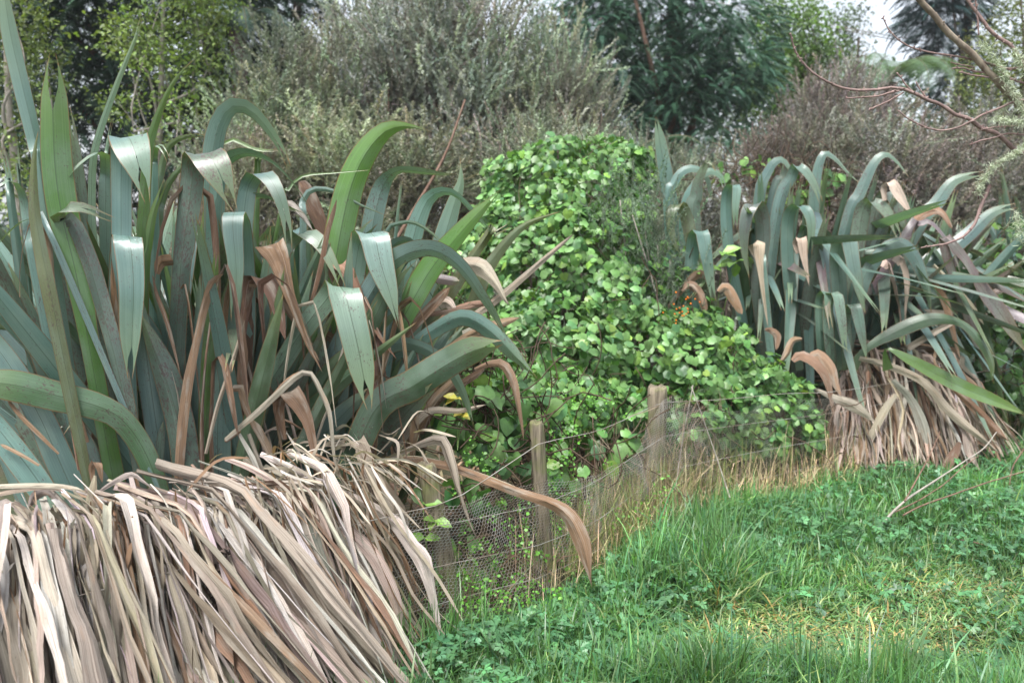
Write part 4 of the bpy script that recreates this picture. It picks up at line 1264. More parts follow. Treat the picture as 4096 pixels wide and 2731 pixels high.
# grey-green fine leaved shrub with orange berries, between climber and far flax
def spray(nleaf, L, lw, ll, spread=.7, seed=0, curve=.15):
    """stem along +Y with small leaves"""
    r = np.random.default_rng(seed); A = Acc()
    ys = np.linspace(0, L, 5); cx = curve * (ys / L) ** 2 * L
    path = np.stack([cx, ys, np.zeros(5)], -1)
    for ax in (np.array((1, 0, 0)), np.array((0, 0, 1))):
        w = .0009 * L / .3
        V = np.concatenate([path - ax * w, path + ax * w]); i = np.arange(4)
        A.add(V, np.concatenate([np.stack([i, i + 1, i + 6], 1), np.stack([i, i + 6, i + 5], 1)]), (1., .9, .82))
    for k in range(nleaf):
        f = r.uniform(.1, 1.); p = np.array((curve * f * f * L, f * L, 0)); a = r.uniform(0, 6.28)
        d = nrm(np.array((math.cos(a) * spread, 1 - .3 * spread, math.sin(a) * spread))); s = nrm(np.cross(d, r.normal(size=3)))
        l = ll * r.uniform(.6, 1.2)
        A.add(np.array([p + s * lw / 2, p + d * l, p - s * lw / 2]), np.array([(0, 1, 2)]), (1, 1, 1))
    return np.vstack(A.V), np.vstack(A.F), np.vstack(A.C)
rb = thing('shrub', 'grey green needle leaved shrub with tiny orange berries between climber and far flax', 'shrub', (1.0, 5.3, 0))
SP = [spray(44, .3, .007, .03, .8, k) for k in range(3)]
A = Acc()
for bx, by, br, n in ((2560, 760, (.2, .2, .2), 40), (2470, 830, (.16, .2, .2), 40), (2600, 950, (.24, .2, .26), 100), (2620, 1130, (.22, .2, .24), 70), (2690, 1260, (.16, .15, .15), 40)):
    c = P(bx, by, 5.35)
    for k in range(3):
        m = n // 3; pos = c + R.normal(0, .5, (m, 3)) * np.array(br) - np.array((0, 0, .1))
        X, Y, Z = frames(nrm(np.array((0, -.2, 1.)) + R.normal(0, .4, (m, 3))), rdir(m))
        v_, f_, c_ = scatter(SP[k][0], SP[k][1], pos, X, Y, Z, R.uniform(.5, 1., m), vcol((.16, .21, .15), m, .2, .05), SP[k][2]); A.add(v_, f_, c_)
o = A.mk('foliage', M_FINE); reparent(o, rb); o['kind'] = 'stuff'
for k in range(5):
    a = P(2600 + 20 * k, 1500, 5.4); b = P(2480 + 50 * k, 800 + 60 * k, 5.35); a[2] = 0
    V, F = tube(catmull(np.array([a, (a + b) / 2 + R.normal(0, .05, 3), b]), 10), np.linspace(.012, .004, 10)); o = mk('branch', V, F, M_BARKP); reparent(o, rb)
def ball(p, r):
    t = (1 + 5 ** .5) / 2
    V = nrm(np.array([(-1, t, 0), (1, t, 0), (-1, -t, 0), (1, -t, 0), (0, -1, t), (0, 1, t), (0, -1, -t), (0, 1, -t), (t, 0, -1), (t, 0, 1), (-t, 0, -1), (-t, 0, 1)])) * r
    F = np.array([(0, 11, 5), (0, 5, 1), (0, 1, 7), (0, 7, 10), (0, 10, 11), (1, 5, 9), (5, 11, 4), (11, 10, 2), (10, 7, 6), (7, 1, 8), (3, 9, 4), (3, 4, 2), (3, 2, 6), (3, 6, 8), (3, 8, 9), (4, 9, 5), (2, 4, 11), (6, 2, 10), (8, 6, 7), (9, 8, 1)])
    return V + p, F
V, F = ball(np.zeros(3), 1.)
bm_ = mk('berry', V, F, M_VINE, link=False)
for k in range(26):
    p = P(R.normal(2722, 34), R.normal(1235, 38), 5.05)
    o = inst('berry', bm_, rb, loc=p - np.array(rb.location), color=(.8, .22, .01, 1)); o.scale = (.0055,) * 3
# young broad leaved plants
def broad(name, label, pts, stem0, size, col, group=None):
    r_ = thing(name, label, 'weed', tuple(stem0), group)
    V, F = t_leaf(.28, .09, .2); me = mk('broad_leaf', V, F, M_VINE, link=False)
    for p in pts:
        mid = (np.array(stem0) + p) / 2 + np.array((0, .02, .03))
        V2, F2 = tube(np.array([np.array(stem0), mid, p]), .002, 4); o = mk('stem', V2, F2, M_VINE, col=np.tile((.15, .25, .06), (len(V2), 1))); reparent(o, r_)
        for k in range(R.integers(3, 6)):
            a = R.uniform(0, 6.28); D = nrm(np.array([[math.cos(a), math.sin(a) * .5 - .4, R.uniform(-.3, .5)]]))
            X, Y, Z = frames(D, nrm(np.array([[0, -.8, 1.]]) + R.normal(0, .3, (1, 3))))
            s = size * R.uniform(.7, 1.2); M = np.eye(4); M[:3, 0] = X[0] * s; M[:3, 1] = Y[0] * s; M[:3, 2] = Z[0] * s; M[:3, 3] = p - np.array(stem0)
            from mathutils import Matrix
            inst('leaf', me, r_, M=Matrix(M.tolist()), color=(*jit(col), 1))
broad('broadleaf_seedling', 'young weed with veined bright leaves low behind the netting', [P(1700, 2150, 3.2), P(1740, 2080, 3.2), P(1690, 2010, 3.22)], P(1720, 2400, 3.25), .07, (.2, .36, .07))
broad('broadleaf_seedling', 'leafy shoot with pale green leaves in front of the far flax blades', [P(2890, 1010, 5.4), P(2830, 1070, 5.4), P(2940, 1050, 5.4), P(2780, 1090, 5.4)], P(2860, 1450, 5.4), .11, (.15, .28, .06))
broad('broadleaf_seedling', 'yellow green leaves on the twig by the torn dead blades', [P(1850, 1660, 3.6), P(1830, 1590, 3.6)], P(1830, 1800, 3.62), .055, (.45, .42, .08))

# ------------------------------------------------------------------ background shrubs and trees
def crown(root, name, blobs, n, T, size, col, mat, dirf, colv=.25, shell=.35, seed=0, tcol=None, tz=None):
    """foliage clumps spread through blobs (centre, radii)"""
    cs = np.array([b[0] for b in blobs]); rs = np.array([b[1] for b in blobs]); vol = rs.prod(1) ** (2 / 3.); pr = vol / vol.sum()
    k = R.choice(len(blobs), n, p=pr); d = rdir(n); rad = np.clip(1 - np.abs(R.normal(0, shell, n)), .1, 1.05)[:, None]
    pos = cs[k] + d * rs[k] * rad
    ok = pos[:, 2] > .1; pos = pos[ok]; d = d[ok]
    A = Acc(); m = len(pos); g = R.integers(0, len(T), m)
    # broad tonal patches: separate boughs differ in colour
    ph = np.array([mnoise.noise(Vector((p[0] * 1.1, p[1] * 1.1, p[2] * 1.1 + seed))) for p in pos])
    cc = vcol(col, m, colv, .05) * np.exp(ph * .7)[:, None]
    if tz is not None: cc = tz(cc, pos, ph)
    for h in range(len(T)):
        ids = np.where(g == h)[0]
        if len(ids) == 0: continue
        D, N = dirf(d[ids])
        X, Y, Z = frames(D, N)
        v_, f_, c_ = scatter(T[h][0], T[h][1], pos[ids], X, Y, Z, size * R.uniform(.65, 1.2, len(ids)), np.clip(cc[ids], 0, 1), T[h][2] if len(T[h]) > 2 else None)
        A.add(v_, f_, c_)
    return A.mk(name, mat, None, smooth=False)
up_dir = lambda d: (nrm(d * .45 + np.array((0, 0, 1.)) + R.normal(0, .38, d.shape)), rdir(len(d)))
def limbs(base, tips, r0, mat, wig=.08, name='branch', root=None, joined=False):
    A = Acc(); outs = []
    for tp in tips:
        b = np.array(base); tp = np.array(tp); L = np.linalg.norm(tp - b)
        pts = [b, b + (tp - b) * .3 + R.normal(0, wig * L, 3) + np.array((0, 0, .08 * L)), b + (tp - b) * .65 + R.normal(0, wig * L, 3), tp]
        c4 = catmull(np.array(pts), 12); V, F = tube(c4, np.linspace(r0, r0 * .25, 12), 6)
        o = mk(name, V, F, mat); reparent(o, root)
SPM = [spray(54, .42, .016, .034, .85, 10 + k, .12) for k in range(4)]
SPB = [spray(34, .42, .008, .016, .9, 20 + k, .2) for k in range(3)]
PROTO = []
def shrub_proto(seed):
    """a unit crown (1 m radius, 3 m tall) reused by several shrubs at their own size, turn and tint"""
    r = np.random.default_rng(seed); w, h = 1., 3.; blobs = []
    for k in range(9):
        a = r.uniform(-1, 1); f = r.uniform(.25, .86)
        blobs.append((np.array((a * w * .6 * (1 - .3 * f), r.uniform(-.35, .35) * w * .6, h * f)), np.array((w * .4, w * .34, h * .17)) * r.uniform(.8, 1.2)))
    for k in range(4):
        blobs.append((np.array(((k - 1.5) / 1.8 * w * .75, -.15 * w, h * .2)), np.array((w * .3, w * .25, h * .2))))
    def tz(c, pos, ph):
        b = np.array([mnoise.noise(Vector((p[0] * 1.7 + 9, p[1] * 1.7, p[2] * 1.7 + seed))) for p in pos]); k = b > .12
        c[k] = c[k] * np.array((1.02, .9, .95)); return c
    a_ = crown(None, 'crown', blobs, 2300, SPM, .9, (.5, .5, .5), M_FINE, up_dir, .2, .4, seed, tz=tz)
    b_ = crown(None, 'bare_twigs', blobs, 420, SPB, 1., (.5, .47, .46), M_FINE, up_dir, .2, .25, seed + 5)
    ms = (a_.data, b_.data); bpy.data.objects.remove(a_); bpy.data.objects.remove(b_)
    return ms, blobs
for k in range(5): PROTO.append(shrub_proto(k + 1))
def manuka(label, x0, y0, h, w, n, col, bare=.25, seed=0, lean=0., top=None):
    root = thing('manuka_shrub', label, 'shrub', (x0, y0, 0), 'wispy grey green shrubs behind the flax')
    (ma, mb), blobs = PROTO[seed % 5]
    rz = math.pi * (seed % 2) + R.normal(0, .5)
    for nm, me, c in (('crown', ma, np.array(col) * 2), ('bare_twigs', mb, np.array((.58, .53, .52)))):
        if nm == 'bare_twigs' and bare < .32: continue
        o = inst(nm, me, root, color=(*c, 1)); o.scale = (w * 1.05, w, h / 3.); o.rotation_euler = (0, 0, rz)
        if nm == 'bare_twigs': o['kind'] = 'stuff'
    c_, s_ = math.cos(rz), math.sin(rz); tips = []
    for b in blobs[:9]:
        q = b[0] * np.array((w * 1.05, w, h / 3.)); tips.append((x0 + q[0] * c_ - q[1] * s_, y0 + q[0] * s_ + q[1] * c_, q[2] + b[1][2] * .3))
    limbs((x0, y0, 0), tips, .028 * h / 3.5, M_BARKR, root=root)
    return root
GM = (.27, .32, .235)
manuka('tall wispy grey shrub with reddish stems at the centre of the back row', -.6, 8.9, 4.05, 1.3, 1500, (.26,.285,.25), .5, 1)
manuka('wispy green shrub right of the tall grey shrub in the back row', .2, 9.0, 3.4, 1.0, 800, GM, .35, 2, .1)
manuka('wispy shrub with thin top against the sky, left of the tall grey shrub', -1.75, 8.9, 3.3, 1.1, 950, GM, .3, 3)
manuka('low olive green shrub close behind the near flax blades', -1.15, 7.9, 2.35, 1.2, 800, (.28,.31,.22), .3, 4)
manuka('pale bare twigged low shrub behind the drooping blades of the near flax', -2.35, 7.6, 2.2, .7, 420, (.27,.27,.2), 1.2, 5)
manuka('rounded mid green shrub behind the low pale bare twigged shrub', -2.1, 8.5, 2.9, 1.2, 600, (.25, .3, .21), .3, 21)
manuka('low dull shrub filling the hollow between climber top and far flax', 1.75, 8.8, 2.15, .75, 400, (.22, .25, .19), .5, 22)
manuka('low grey shrub close behind the right half of the far flax', 4.5, 8.5, 2.25, 1.2, 400, (.24, .25, .21), .5, 23)
manuka('grey shrub joining the tall centre shrub to its left neighbour in the back row', -1.3, 9.5, 3.7, 1.35, 400, (.24, .265, .22), .5, 24)
manuka('feathery shrub rising between the tall centre shrub and the broad conifer', .55, 9.6, 3.15, 1.05, 400, (.24, .28, .22), .4, 30)
manuka('bushy grey green shrub between the near flax and the climber', .25, 7.7, 2.4, 1.1, 750, GM, .5, 6)
manuka('greenish shrub directly behind the climber mound', 1.0, 8.2, 2.25, .6, 300, GM, .5, 7)
manuka('pinkish bare twigged shrub left of the low back row on the right', 2.45, 8.9, 2.45, .8, 380, (.25,.24,.2), 1.5, 8)
manuka('tallest pinkish grey shrub of the row on the right', 3.35, 9.4, 2.95, .95, 700, (.27,.26,.235), 1., 9)
manuka('rounded grey shrub behind the middle of the far flax', 3.5, 8.6, 2.5, 1.2, 650, (.26,.265,.225), .7, 12)
manuka('soft grey shrub right of the tallest pinkish grey shrub', 4.9, 9.6, 2.6, 1.3, 850, (.25,.255,.215), .5, 10)
manuka('dull green shrub behind the lichened branches at the right', 6.2, 9.4, 2.5, 1.3, 800, (.2,.23,.15), .5, 11)

# broadleaf tree on the left
def clump(nl, r, w=.3, seed=0, flat=.6, simple=False):
    rr = np.random.default_rng(seed); V0, F0 = t_leaf(w, .08, .12); A = Acc()
    if simple: V0 = np.array([(0, 0, 0), (-w, .45, .08), (w, .45, .08), (0, 1, -.1)]); F0 = np.array([(0, 2, 1), (1, 2, 3)])
    for k in range(nl):
        p = rr.normal(0, 1, 3) * r * np.array((1, 1, flat)); D = nrm(np.array([[rr.normal(), rr.normal(), rr.normal() * .5 - .35]])); X, Y, Z = frames(D, nrm(np.array([[0, 0, 1.]]) + rr.normal(0, .5, (1, 3))))
        v_, f_, c_ = scatter(V0, F0, p[None], X, Y, Z, np.array([rr.uniform(.7, 1.2)]), np.ones((1, 3)) * rr.uniform(.7, 1.25)); A.add(v_, f_, c_)
    return np.vstack(A.V), np.vstack(A.F), np.vstack(A.C)
CL = [clump(9, 1.7, .26, k) for k in range(4)]
CLS = [clump(9, 1.7, .26, k, simple=True) for k in range(4)]
any_dir = lambda d: (nrm(d + R.normal(0, .5, d.shape)), nrm(np.array((0, 0, 1.)) + R.normal(0, .35, d.shape)))
def pblob(x, y, Y, rx, ry, rz): return (P(x, y, Y), np.array((rx, ry, rz)))
def tree(name, label, x0, y0, h, r, blobs, n, T, size, col, mat, dirf, bark, group=None, seed=0, nl=None, tz=None, trunk_top=None):
    root = thing(name, label, 'tree', (x0, y0, 0), group)
    tt = np.array(trunk_top) if trunk_top is not None else np.array((x0 + R.normal(0, .1), y0, h))
    c4 = catmull(np.array([(x0, y0, 0), (x0 + R.normal(0, .06), y0, h * .35), (x0 * .6 + tt[0] * .4, y0, h * .7), tt]), 16)
    V, F = tube(c4, np.linspace(r, r * .3, 16), 9); o = mk('trunk', V, F, bark); reparent(o, root)
    for b in blobs[:nl]:
        k = R.integers(4, 13); s = c4[min(k, 15)] if b[0][2] > c4[k][2] else c4[3]
        limbs(s, [b[0]], r * .32, bark, .09, root=root)
    o = crown(root, 'crown', blobs, n, T, size, col, mat, dirf, .3, .4, seed, tz=tz); reparent(o, root)
    return root
YT = 8.6
tree('broadleaf_tree', 'bright yellow green broadleaf tree with forking pale branches at upper left', *P(640, 900, YT)[:2], 3.6, .055,
     [pblob(560, 130, YT, .36, .4, .28), pblob(780, 60, YT, .32, .4, .42), pblob(640, 260, YT - .1, .36, .4, .2), pblob(850, 230, YT, .22, .3, .34), pblob(480, 420, YT, .25, .3, .15), pblob(720, 430, YT - .1, .26, .35, .2), pblob(600, 560, YT, .2, .3, .16), pblob(500, 170, YT, .25, .35, .16), pblob(680, -120, YT, .7, .6, .35), pblob(880, -60, YT, .3, .4, .4)],
     760, CL, .052, (.165, .23, .07), M_FOL, any_dir, M_BARKP, 'trees at the upper left', 3, 10)
tree('broadleaf_tree', 'olive green leafy tree at the left edge behind the tall pale blade', *P(60, 900, 7.9)[:2], 3.5, .06,
     [pblob(60, 100, 7.9, .3, .4, .4), pblob(100, 330, 7.9, .33, .4, .22), pblob(30, 560, 7.9, .3, .35, .25), pblob(110, 760, 7.8, .28, .3, .3), pblob(40, 1000, 7.8, .3, .3, .3), pblob(180, 200, 8.1, .2, .3, .25), pblob(-200, 300, 7.9, .5, .5, .9), pblob(230, 520, 8.1, .14, .2, .15)],
     560, CL, .05, (.13, .175, .06), M_FOL, any_dir, M_BARKP, 'trees at the upper left', 5, 8)
# conifers
def frond(L=1., n=11, seed=0, droop=.3):
    rr = np.random.default_rng(seed); A = Acc()
    for k in range(n):
        f = k / n; base = np.array((0, f * L, -droop * f * f * L))
        for s in (-1, 1):
            l = (1 - f * .75) * .42 * L * rr.uniform(.8, 1.15); d = nrm(np.array((s * .8, .75, -.12 - droop * f))); d2 = nrm(np.array((s * .5, .9, -.35 - droop)))
            q = np.array((0, 1, 0.)) * .035 * L
            m_ = base + d * l * .55; e = m_ + d2 * l * .5
            A.add(np.array([base - q, base + q, m_ + q, m_ - q, e]), np.array([(0, 1, 2), (0, 2, 3), (3, 2, 4)]), (1, 1, 1))
    A.add(np.array([(-.012, 0, 0), (.012, 0, 0), (0, L, -droop * L)]) , np.array([(0, 1, 2)]), (.7, .5, .4))
    return np.vstack(A.V), np.vstack(A.F), np.vstack(A.C)
FR = [frond(1, 9, k, .25 + .15 * k) for k in range(3)]
FRS = [frond(1, 8, 30 + k, .3 + .12 * k) for k in range(3)]
def fr_dir(d):
    h = d * np.array((1, 1, .15)); return nrm(nrm(h) + np.array((0, 0, -.2)) + R.normal(0, .25, d.shape)), nrm(np.array((0, 0, 1.)) + R.normal(0, .3, d.shape))
def tipcol(c, pos, ph): return c
tree('conifer_tree', 'dark conifer with drooping sprays and shaded trunk at upper left', *P(890, 900, 11.5)[:2], 7, .2,
     [pblob(350, 100, 11, .9, .6, .5), pblob(250, 350, 11, .9, .6, .5), pblob(600, 350, 11.2, .9, .5, .5), pblob(950, 120, 11.5, .8, .6, .6), pblob(300, 650, 11, 1.1, .6, .5), pblob(760, 620, 11.2, .9, .6, .6), pblob(350, 950, 11, 1.5, .6, .5), pblob(100, 0, 11, .8, .6, .8), pblob(900, 350, 11.6, .5, .5, .6), pblob(600, -150, 11, 1.8, .8, .6)],
     2600, FR, .42, (.035, .07, .045), M_CONI, fr_dir, M_BARKR, 'trees at the upper left', 9, 8)
tree('conifer_tree', 'thin trunked dark tree in the sky gap left of the tall grey shrub', *P(1225, 900, 12)[:2], 6, .11,
     [pblob(1120, 90, 12, .6, .5, .5), pblob(1010, 330, 12, .5, .5, .6), pblob(1280, -60, 12, .5, .5, .35), pblob(1050, 560, 12, .6, .5, .6), pblob(1110, -60, 12, .6, .5, .3)],
     330, FR, .4, (.045, .085, .06), M_CONI, fr_dir, M_BARK, 'trees at the upper left', 19, 4)
cb = []
for (x, y, rx, rz) in [(2500, -150, 1.3, .9), (2650, 60, 1.45, .75), (2350, 120, .8, .5), (2900, 120, .9, .7), (2550, 260, 1.2, .55), (2800, 330, 1.0, .5), (2450, 330, .7, .35), (2700, 420, .8, .3), (2980, 300, .6, .5), (2480, 500, .45, .2), (2850, 560, .9, .4), (2600, -500, 1.5, 1.)]:
    cb.append(pblob(x, y, 13.5, rx, .8, rz))
tree('conifer_tree', 'broad blue green conifer with layered sprays behind the climber mound', *P(2680, 900, 13.9)[:2], 8, .22, cb, 5800, FRS, .26, (.06,.135,.085), M_CONI, fr_dir, M_BARKR, None, 29, 10)
tree('conifer_tree', 'tall dark conifer against the sky at upper right', *P(3800, 900, 19)[:2], 8, .2,
     [pblob(3800, -150, 19, 1.0, .8, 1.4), pblob(3790, 100, 19, 1.0, .8, .8), pblob(3820, 280, 19, .9, .7, .8), pblob(3720, 20, 19, .5, .5, .6)],
     1000, FR, .42, (.03, .06, .06), M_CONI, fr_dir, M_BARK, None, 39, 3)
tree('broadleaf_tree', 'pale green rounded tree right of the broad conifer', *P(3180, 900, 16)[:2], 4.6, .15,
     [pblob(3150, 130, 16, .8, .8, .5), pblob(3250, 260, 16, .7, .7, .5), pblob(3100, 330, 16, .8, .7, .6), pblob(3260, 430, 16, .7, .7, .5), pblob(3080, 60, 16, .35, .4, .28), pblob(3230, 60, 16, .3, .4, .25), pblob(3320, 200, 16, .2, .3, .3)],
     1050, CLS, .09, (.12, .2, .065), M_FOL, any_dir, M_BARK, None, 45, 6)
tree('broadleaf_tree', 'small sparse tree in the sky gap at upper right', *P(3400, 900, 20)[:2], 5.6, .09,
     [pblob(3370, 110, 20, .35, .4, .5), pblob(3430, 90, 20, .3, .3, .4), pblob(3400, 230, 20, .6, .5, .5)],
     230, CLS, .08, (.09, .13, .075), M_FOL, any_dir, M_BARK, None, 48, 3)
tree('broadleaf_tree', 'olive yellow small leaved tree behind the bare branches at the right edge', *P(4050, 900, 12)[:2], 4., .12,
     [pblob(4000, 200, 12, .5, .5, .5), pblob(4120, 120, 12, .5, .5, .5), pblob(4050, 380, 12, .7, .6, .5), pblob(3920, 420, 12, .4, .5, .4), pblob(4150, 560, 12, .7, .6, .6), pblob(4080, -40, 12, .3, .4, .25), pblob(3870, 330, 12, .2, .3, .35)],
     1000, CLS, .054, (.15, .18, .065), M_FOL, any_dir, M_BARK, None, 55, 6)
# distant mass of bush closing the gaps low down
far = crown(None, 'distant_bush', [pblob(x, y, 24, 3.2, 2, 2.) for x, y in ((-200, 400), (300, 300), (700, 350), (1100, 520), (1550, 540), (1950, 500), (2350, 330), (2650, 260), (2950, 360), (2900, 600), (3350, 560), (3750, 600), (4200, 500), (4800, 500))], 5200, CLS, .17, (.06, .1, .055), M_FOL, any_dir, .3, .35, 60)
tag(far, 'dense green bush massed behind the shrubs and trees', kind='stuff')
# tree fern
def fern_frond(root, p0, az, L, droop, col):
    out = np.array((math.cos(az), math.sin(az), 0)); A = Acc(); n = 26; pts = []
    p = np.array(p0, float); th = math.radians(55)
    for i in range(n):
        pts.append(p.copy()); th -= droop / n * (1 + 1.2 * i / n); p = p + L / n * (out * math.cos(th) + np.array((0, 0, math.sin(th))))
    pts = np.array(pts); sd_ = np.array((-out[1], out[0], 0))
    for i in range(2, n - 1):
        f = i / n; l = .22 * L * math.sin(math.pi * min(f * .9 + .12, 1)) ** .7
        T = nrm(pts[i + 1] - pts[i])
        for s in (-1, 1):
            for q in (0, .5):
                b = pts[i] + (pts[i + 1] - pts[i]) * q; e = b + (sd_ * s + T * .35 + np.array((0, 0, -.25))) * l
                w = T * L / n * .13
                A.add(np.array([b - w, b + w, e]), np.array([(0, 1, 2)]), np.array(col) * R.uniform(.8, 1.2))
    V, F = tube(pts, np.linspace(.012, .003, n), 4, False); A.add(V, F, (.1, .09, .04))
    o = A.mk('frond', M_FOL, smooth=False); reparent(o, root)
def treefern(label, x0, y0, h, nf, L, col, trunk=True):
    root = thing('tree_fern', label, 'tree fern', (x0, y0, 0), 'ferns')
    if trunk:
        V, F = tube(np.array([(x0, y0, 0), (x0, y0, h * .5), (x0, y0, h)]), [.13, .1, .1], 10); o = mk('trunk', V, F, M_BARK); reparent(o, root)
    for k in range(nf): fern_frond(root, (x0, y0, h), 2 * math.pi * k / nf + R.normal(0, .15), L * R.uniform(.85, 1.1), R.uniform(1.2, 1.9), col)
q = P(3560, 330, 15)
treefern('tree fern spreading arched fronds in front of the sky gap at upper right', q[0], 15, q[2], 16, 1.5, (.12, .2, .11))
q = P(3420, 420, 15.5); treefern('lower tree fern half hidden behind the grey shrubs on the right', q[0], 15.5, q[2], 13, 1.5, (.09, .16, .08))
q = P(2560, 590, 9.3); treefern('fern in the shaded hollow under the broad conifer', q[0], 9.3, q[2] - .1, 12, .8, (.05, .11, .06))
q = P(950, 130, 11); treefern('grey green tree fern fronds between the dark conifers', q[0], 11, q[2], 12, 1.1, (.1, .17, .13))

# veil haze added to imitate lens glare over the far shrubs and trees
bm0 = np.array([(x, y, z) for z in (-1., 12.) for y in (-3., 45.) for x in (-30., 30.)])
hz = mk('haze', bm0, [(0, 2, 3, 1), (4, 5, 7, 6), (0, 1, 5, 4), (2, 6, 7, 3), (0, 4, 6, 2), (1, 3, 7, 5)], None, smooth=False)
mh, th_ = newmat('veil haze'); pv = nd(th_, 'ShaderNodeVolumePrincipled'); oh = nd(th_, 'ShaderNodeOutputMaterial')
pv.inputs['Color'].default_value = (.93, .95, 1, 1); pv.inputs['Density'].default_value = .001
th_.links.new(pv.outputs[0], oh.inputs['Volume']); hz.data.materials.append(mh); tag(hz, 'thin veil haze added over the garden to imitate lens glare', kind='stuff')

# power lines
pl = thing('power_line', 'pair of thin power lines crossing in front of the trees at upper right', 'power line', tuple(P(2750, 0, 17)))
for dy in (0, 9):
    a, b = P(2600, -45 + dy, 17), P(4300, 210 + dy * 4, 22)
    V, F = tube(catmull(np.array([a, P(3290, 95 + dy, 19), P(3800, 178 + dy * 2, 20.5), b]), 20), .011, 4); o = mk('cable', V, F, M_WIRE); reparent(o, pl)

# leaning bare stick in front of the grey shrubs
V, F = tube(catmull(np.array([P(1560, 1000, 6.6), P(1650, 850, 6.7), P(1780, 620, 6.9), P(1860, 400, 7.)]), 14), np.linspace(.016, .007, 14), 6)
o = mk('leaning_stick', V, F, M_BARKR); tag(o, 'long bare stick leaning in front of the grey shrubs beside the climber', 'stick')

# ------------------------------------------------------------------ bare lichened tree reaching in from the right
bt = thing('bare_tree', 'leafless tree with lichen reaching in from the right edge', 'tree', (1.95, 2.9, 0))
def pp(l, ox, oy, s, Y0, Y1):
    l = [tuple(float(q) for q in t_.split(',')) for t_ in l.split()]
    n = len(l); return np.array([P(ox + p[0] * s, oy + p[1] * s, Y0 + (Y1 - Y0) * i / max(1, n - 1)) for i, p in enumerate(l)])
def branch(l, r0, r1, Y0=2.9, Y1=2.9, buds=True, ox=2500, oy=0, s=.6786, mat=M_BARKT, root=bt):
    pts = pp(l, ox, oy, s, Y0, Y1); n = max(12, 5 * len(pts)); c4 = catmull(pts, n)
    k = s * mpp(Y0)
    rad = np.linspace(r0, r1, n) * k
    L = np.linalg.norm(c4[-1] - c4[0])
    c4 = c4 + np.cumsum(R.normal(0, .0005, c4.shape), 0)
    A = Acc(); V, F = tube(c4, rad * (1 + .12 * np.abs(R.normal(0, 1, n))), 7); A.add(V, F)
    if buds:
        for i in range(int(L / .02)):
            j = R.integers(1, n); d = nrm(R.normal(size=3)); p = c4[j]; q = rad[j]
            V, F = tube(np.array([p, p + d * (q + .003), p + d * (q + .007)]), [.0022, .0026, .0008], 5); A.add(V, F)
    o = A.mk('branch', mat); reparent(o, root); return c4
main = branch('1660,-110 1740,0 1830,100 1920,210 2040,310 2130,410 2220,500 2290,570 2352,650 2480,790 2600,900', 15, 24, 2.85, 2.95, mat=M_BARKP2)
branch('2600,930 2352,905 2300,890 2200,800 2100,760 2030,710 1950,680 1860,620 1780,585 1700,545 1600,517 1500,525 1380,531 1280,516 1200,480 1110,420 1040,340 1000,260 985,195', 14, 4, 2.95, 2.8)
branch('2500,440 2352,405 2250,410 2150,380 2040,350 1900,325 1790,305 1700,280 1620,240 1560,180 1520,110', 8, 3)
branch('2352,590 2300,600 2200,640 2100,680 2030,720 1950,755 1850,768 1750,745 1660,700 1600,650', 6, 3.4)
branch('1680,520 1560,550 1470,575 1310,588', 5, 4); branch('1640,545 1550,600 1440,650', 4.5, 4)
branch('1760,575 1690,540 1640,490 1595,435', 4, 4); branch('1785,585 1740,530 1710,480', 4, 3)
branch('1990,-40 2020,0 2060,60 2110,130 2160,190 2220,240 2280,280 2352,380 2500,560', 8, 12); branch('2065,0 2080,100 2095,215', 5, 4)
branch('2400,815 2352,800 2250,795 2190,810 2110,830 2030,855', 4, 4); branch('2100,765 2180,750 2260,738 2352,730', 4, 3)
branch('2130,430 2060,420 1990,400 1925,405', 5, 4); branch('2150,455 2060,445 1965,425', 5, 4); branch('2060,400 1980,385 1920,368', 3.5, 3)
branch('2352,490 2290,470 2200,420', 5, 4)
lb = branch('2600,880 2352,885 2280,920 2200,960 2130,1030 2090,1110 2090,1180', 6, 3)
branch('3960,740 3925,820 3895,900 3850,950 3790,975 3680,992', 7, 3, 2.9, 2.85, ox=0, oy=0, s=1)
V, F = tube(catmull(np.array([(1.95, 3.0, 0), (1.98, 3., .7), (1.92, 3., 1.3), (1.85, 3., 1.9), (1.8, 3, 2.6)]), 14), np.linspace(.07, .035, 14), 10); o = mk('trunk', V, F, M_BARK); reparent(o, bt)
def join_b(a): 
    V, F = tube(np.array([a, (a + np.array((1.9, 3., a[2]))) / 2 + np.array((0, 0, .03)), (1.92, 3., a[2] - .05)]), .011, 6); o = mk('branch', V, F, M_BARKT); reparent(o, bt)
for c in ((2600, 900), (2500, 440), (2500, 560), (2600, 880)): join_b(P(2500 + c[0] * .6786, c[1] * .6786, 2.92))
# lichen tufts: many short forked strips
def lichen(path, n, spreadr, size):
    V0 = []; F0 = []; rr = R
    A = Acc()
    for i in range(n):
        p = path[rr.integers(0, len(path))] + rr.normal(0, spreadr, 3)
        d = nrm(rr.normal(size=3)); e = p + d * size * rr.uniform(.4, 1.1); s = nrm(np.cross(d, rr.normal(size=3))) * .0009
        A.add(np.array([p - s, p + s, e - s * .7, e + s * .7]), np.array([(0, 1, 3), (0, 3, 2)]), np.array((.46, .52, .38)) * rr.uniform(.7, 1.15))
        for q in range(2):
            d2 = nrm(d + rr.normal(0, .7, 3)); f = e + d2 * size * .5; 
            A.add(np.array([e - s * .7, e + s * .7, f]), np.array([(0, 1, 2)]), np.array((.5, .56, .42)) * rr.uniform(.7, 1.15))
    o = A.mk('lichen', M_LICH, smooth=False); reparent(o, bt); o['kind'] = 'stuff'
def lp(l): return catmull(pp(l, 2500, 0, .6786, 2.88, 2.88), 40)
lichen(lp('2110,270 2150,310 2190,370 2230,430 2260,490 2300,560 2340,640 2360,690'), 700, .006, .014)
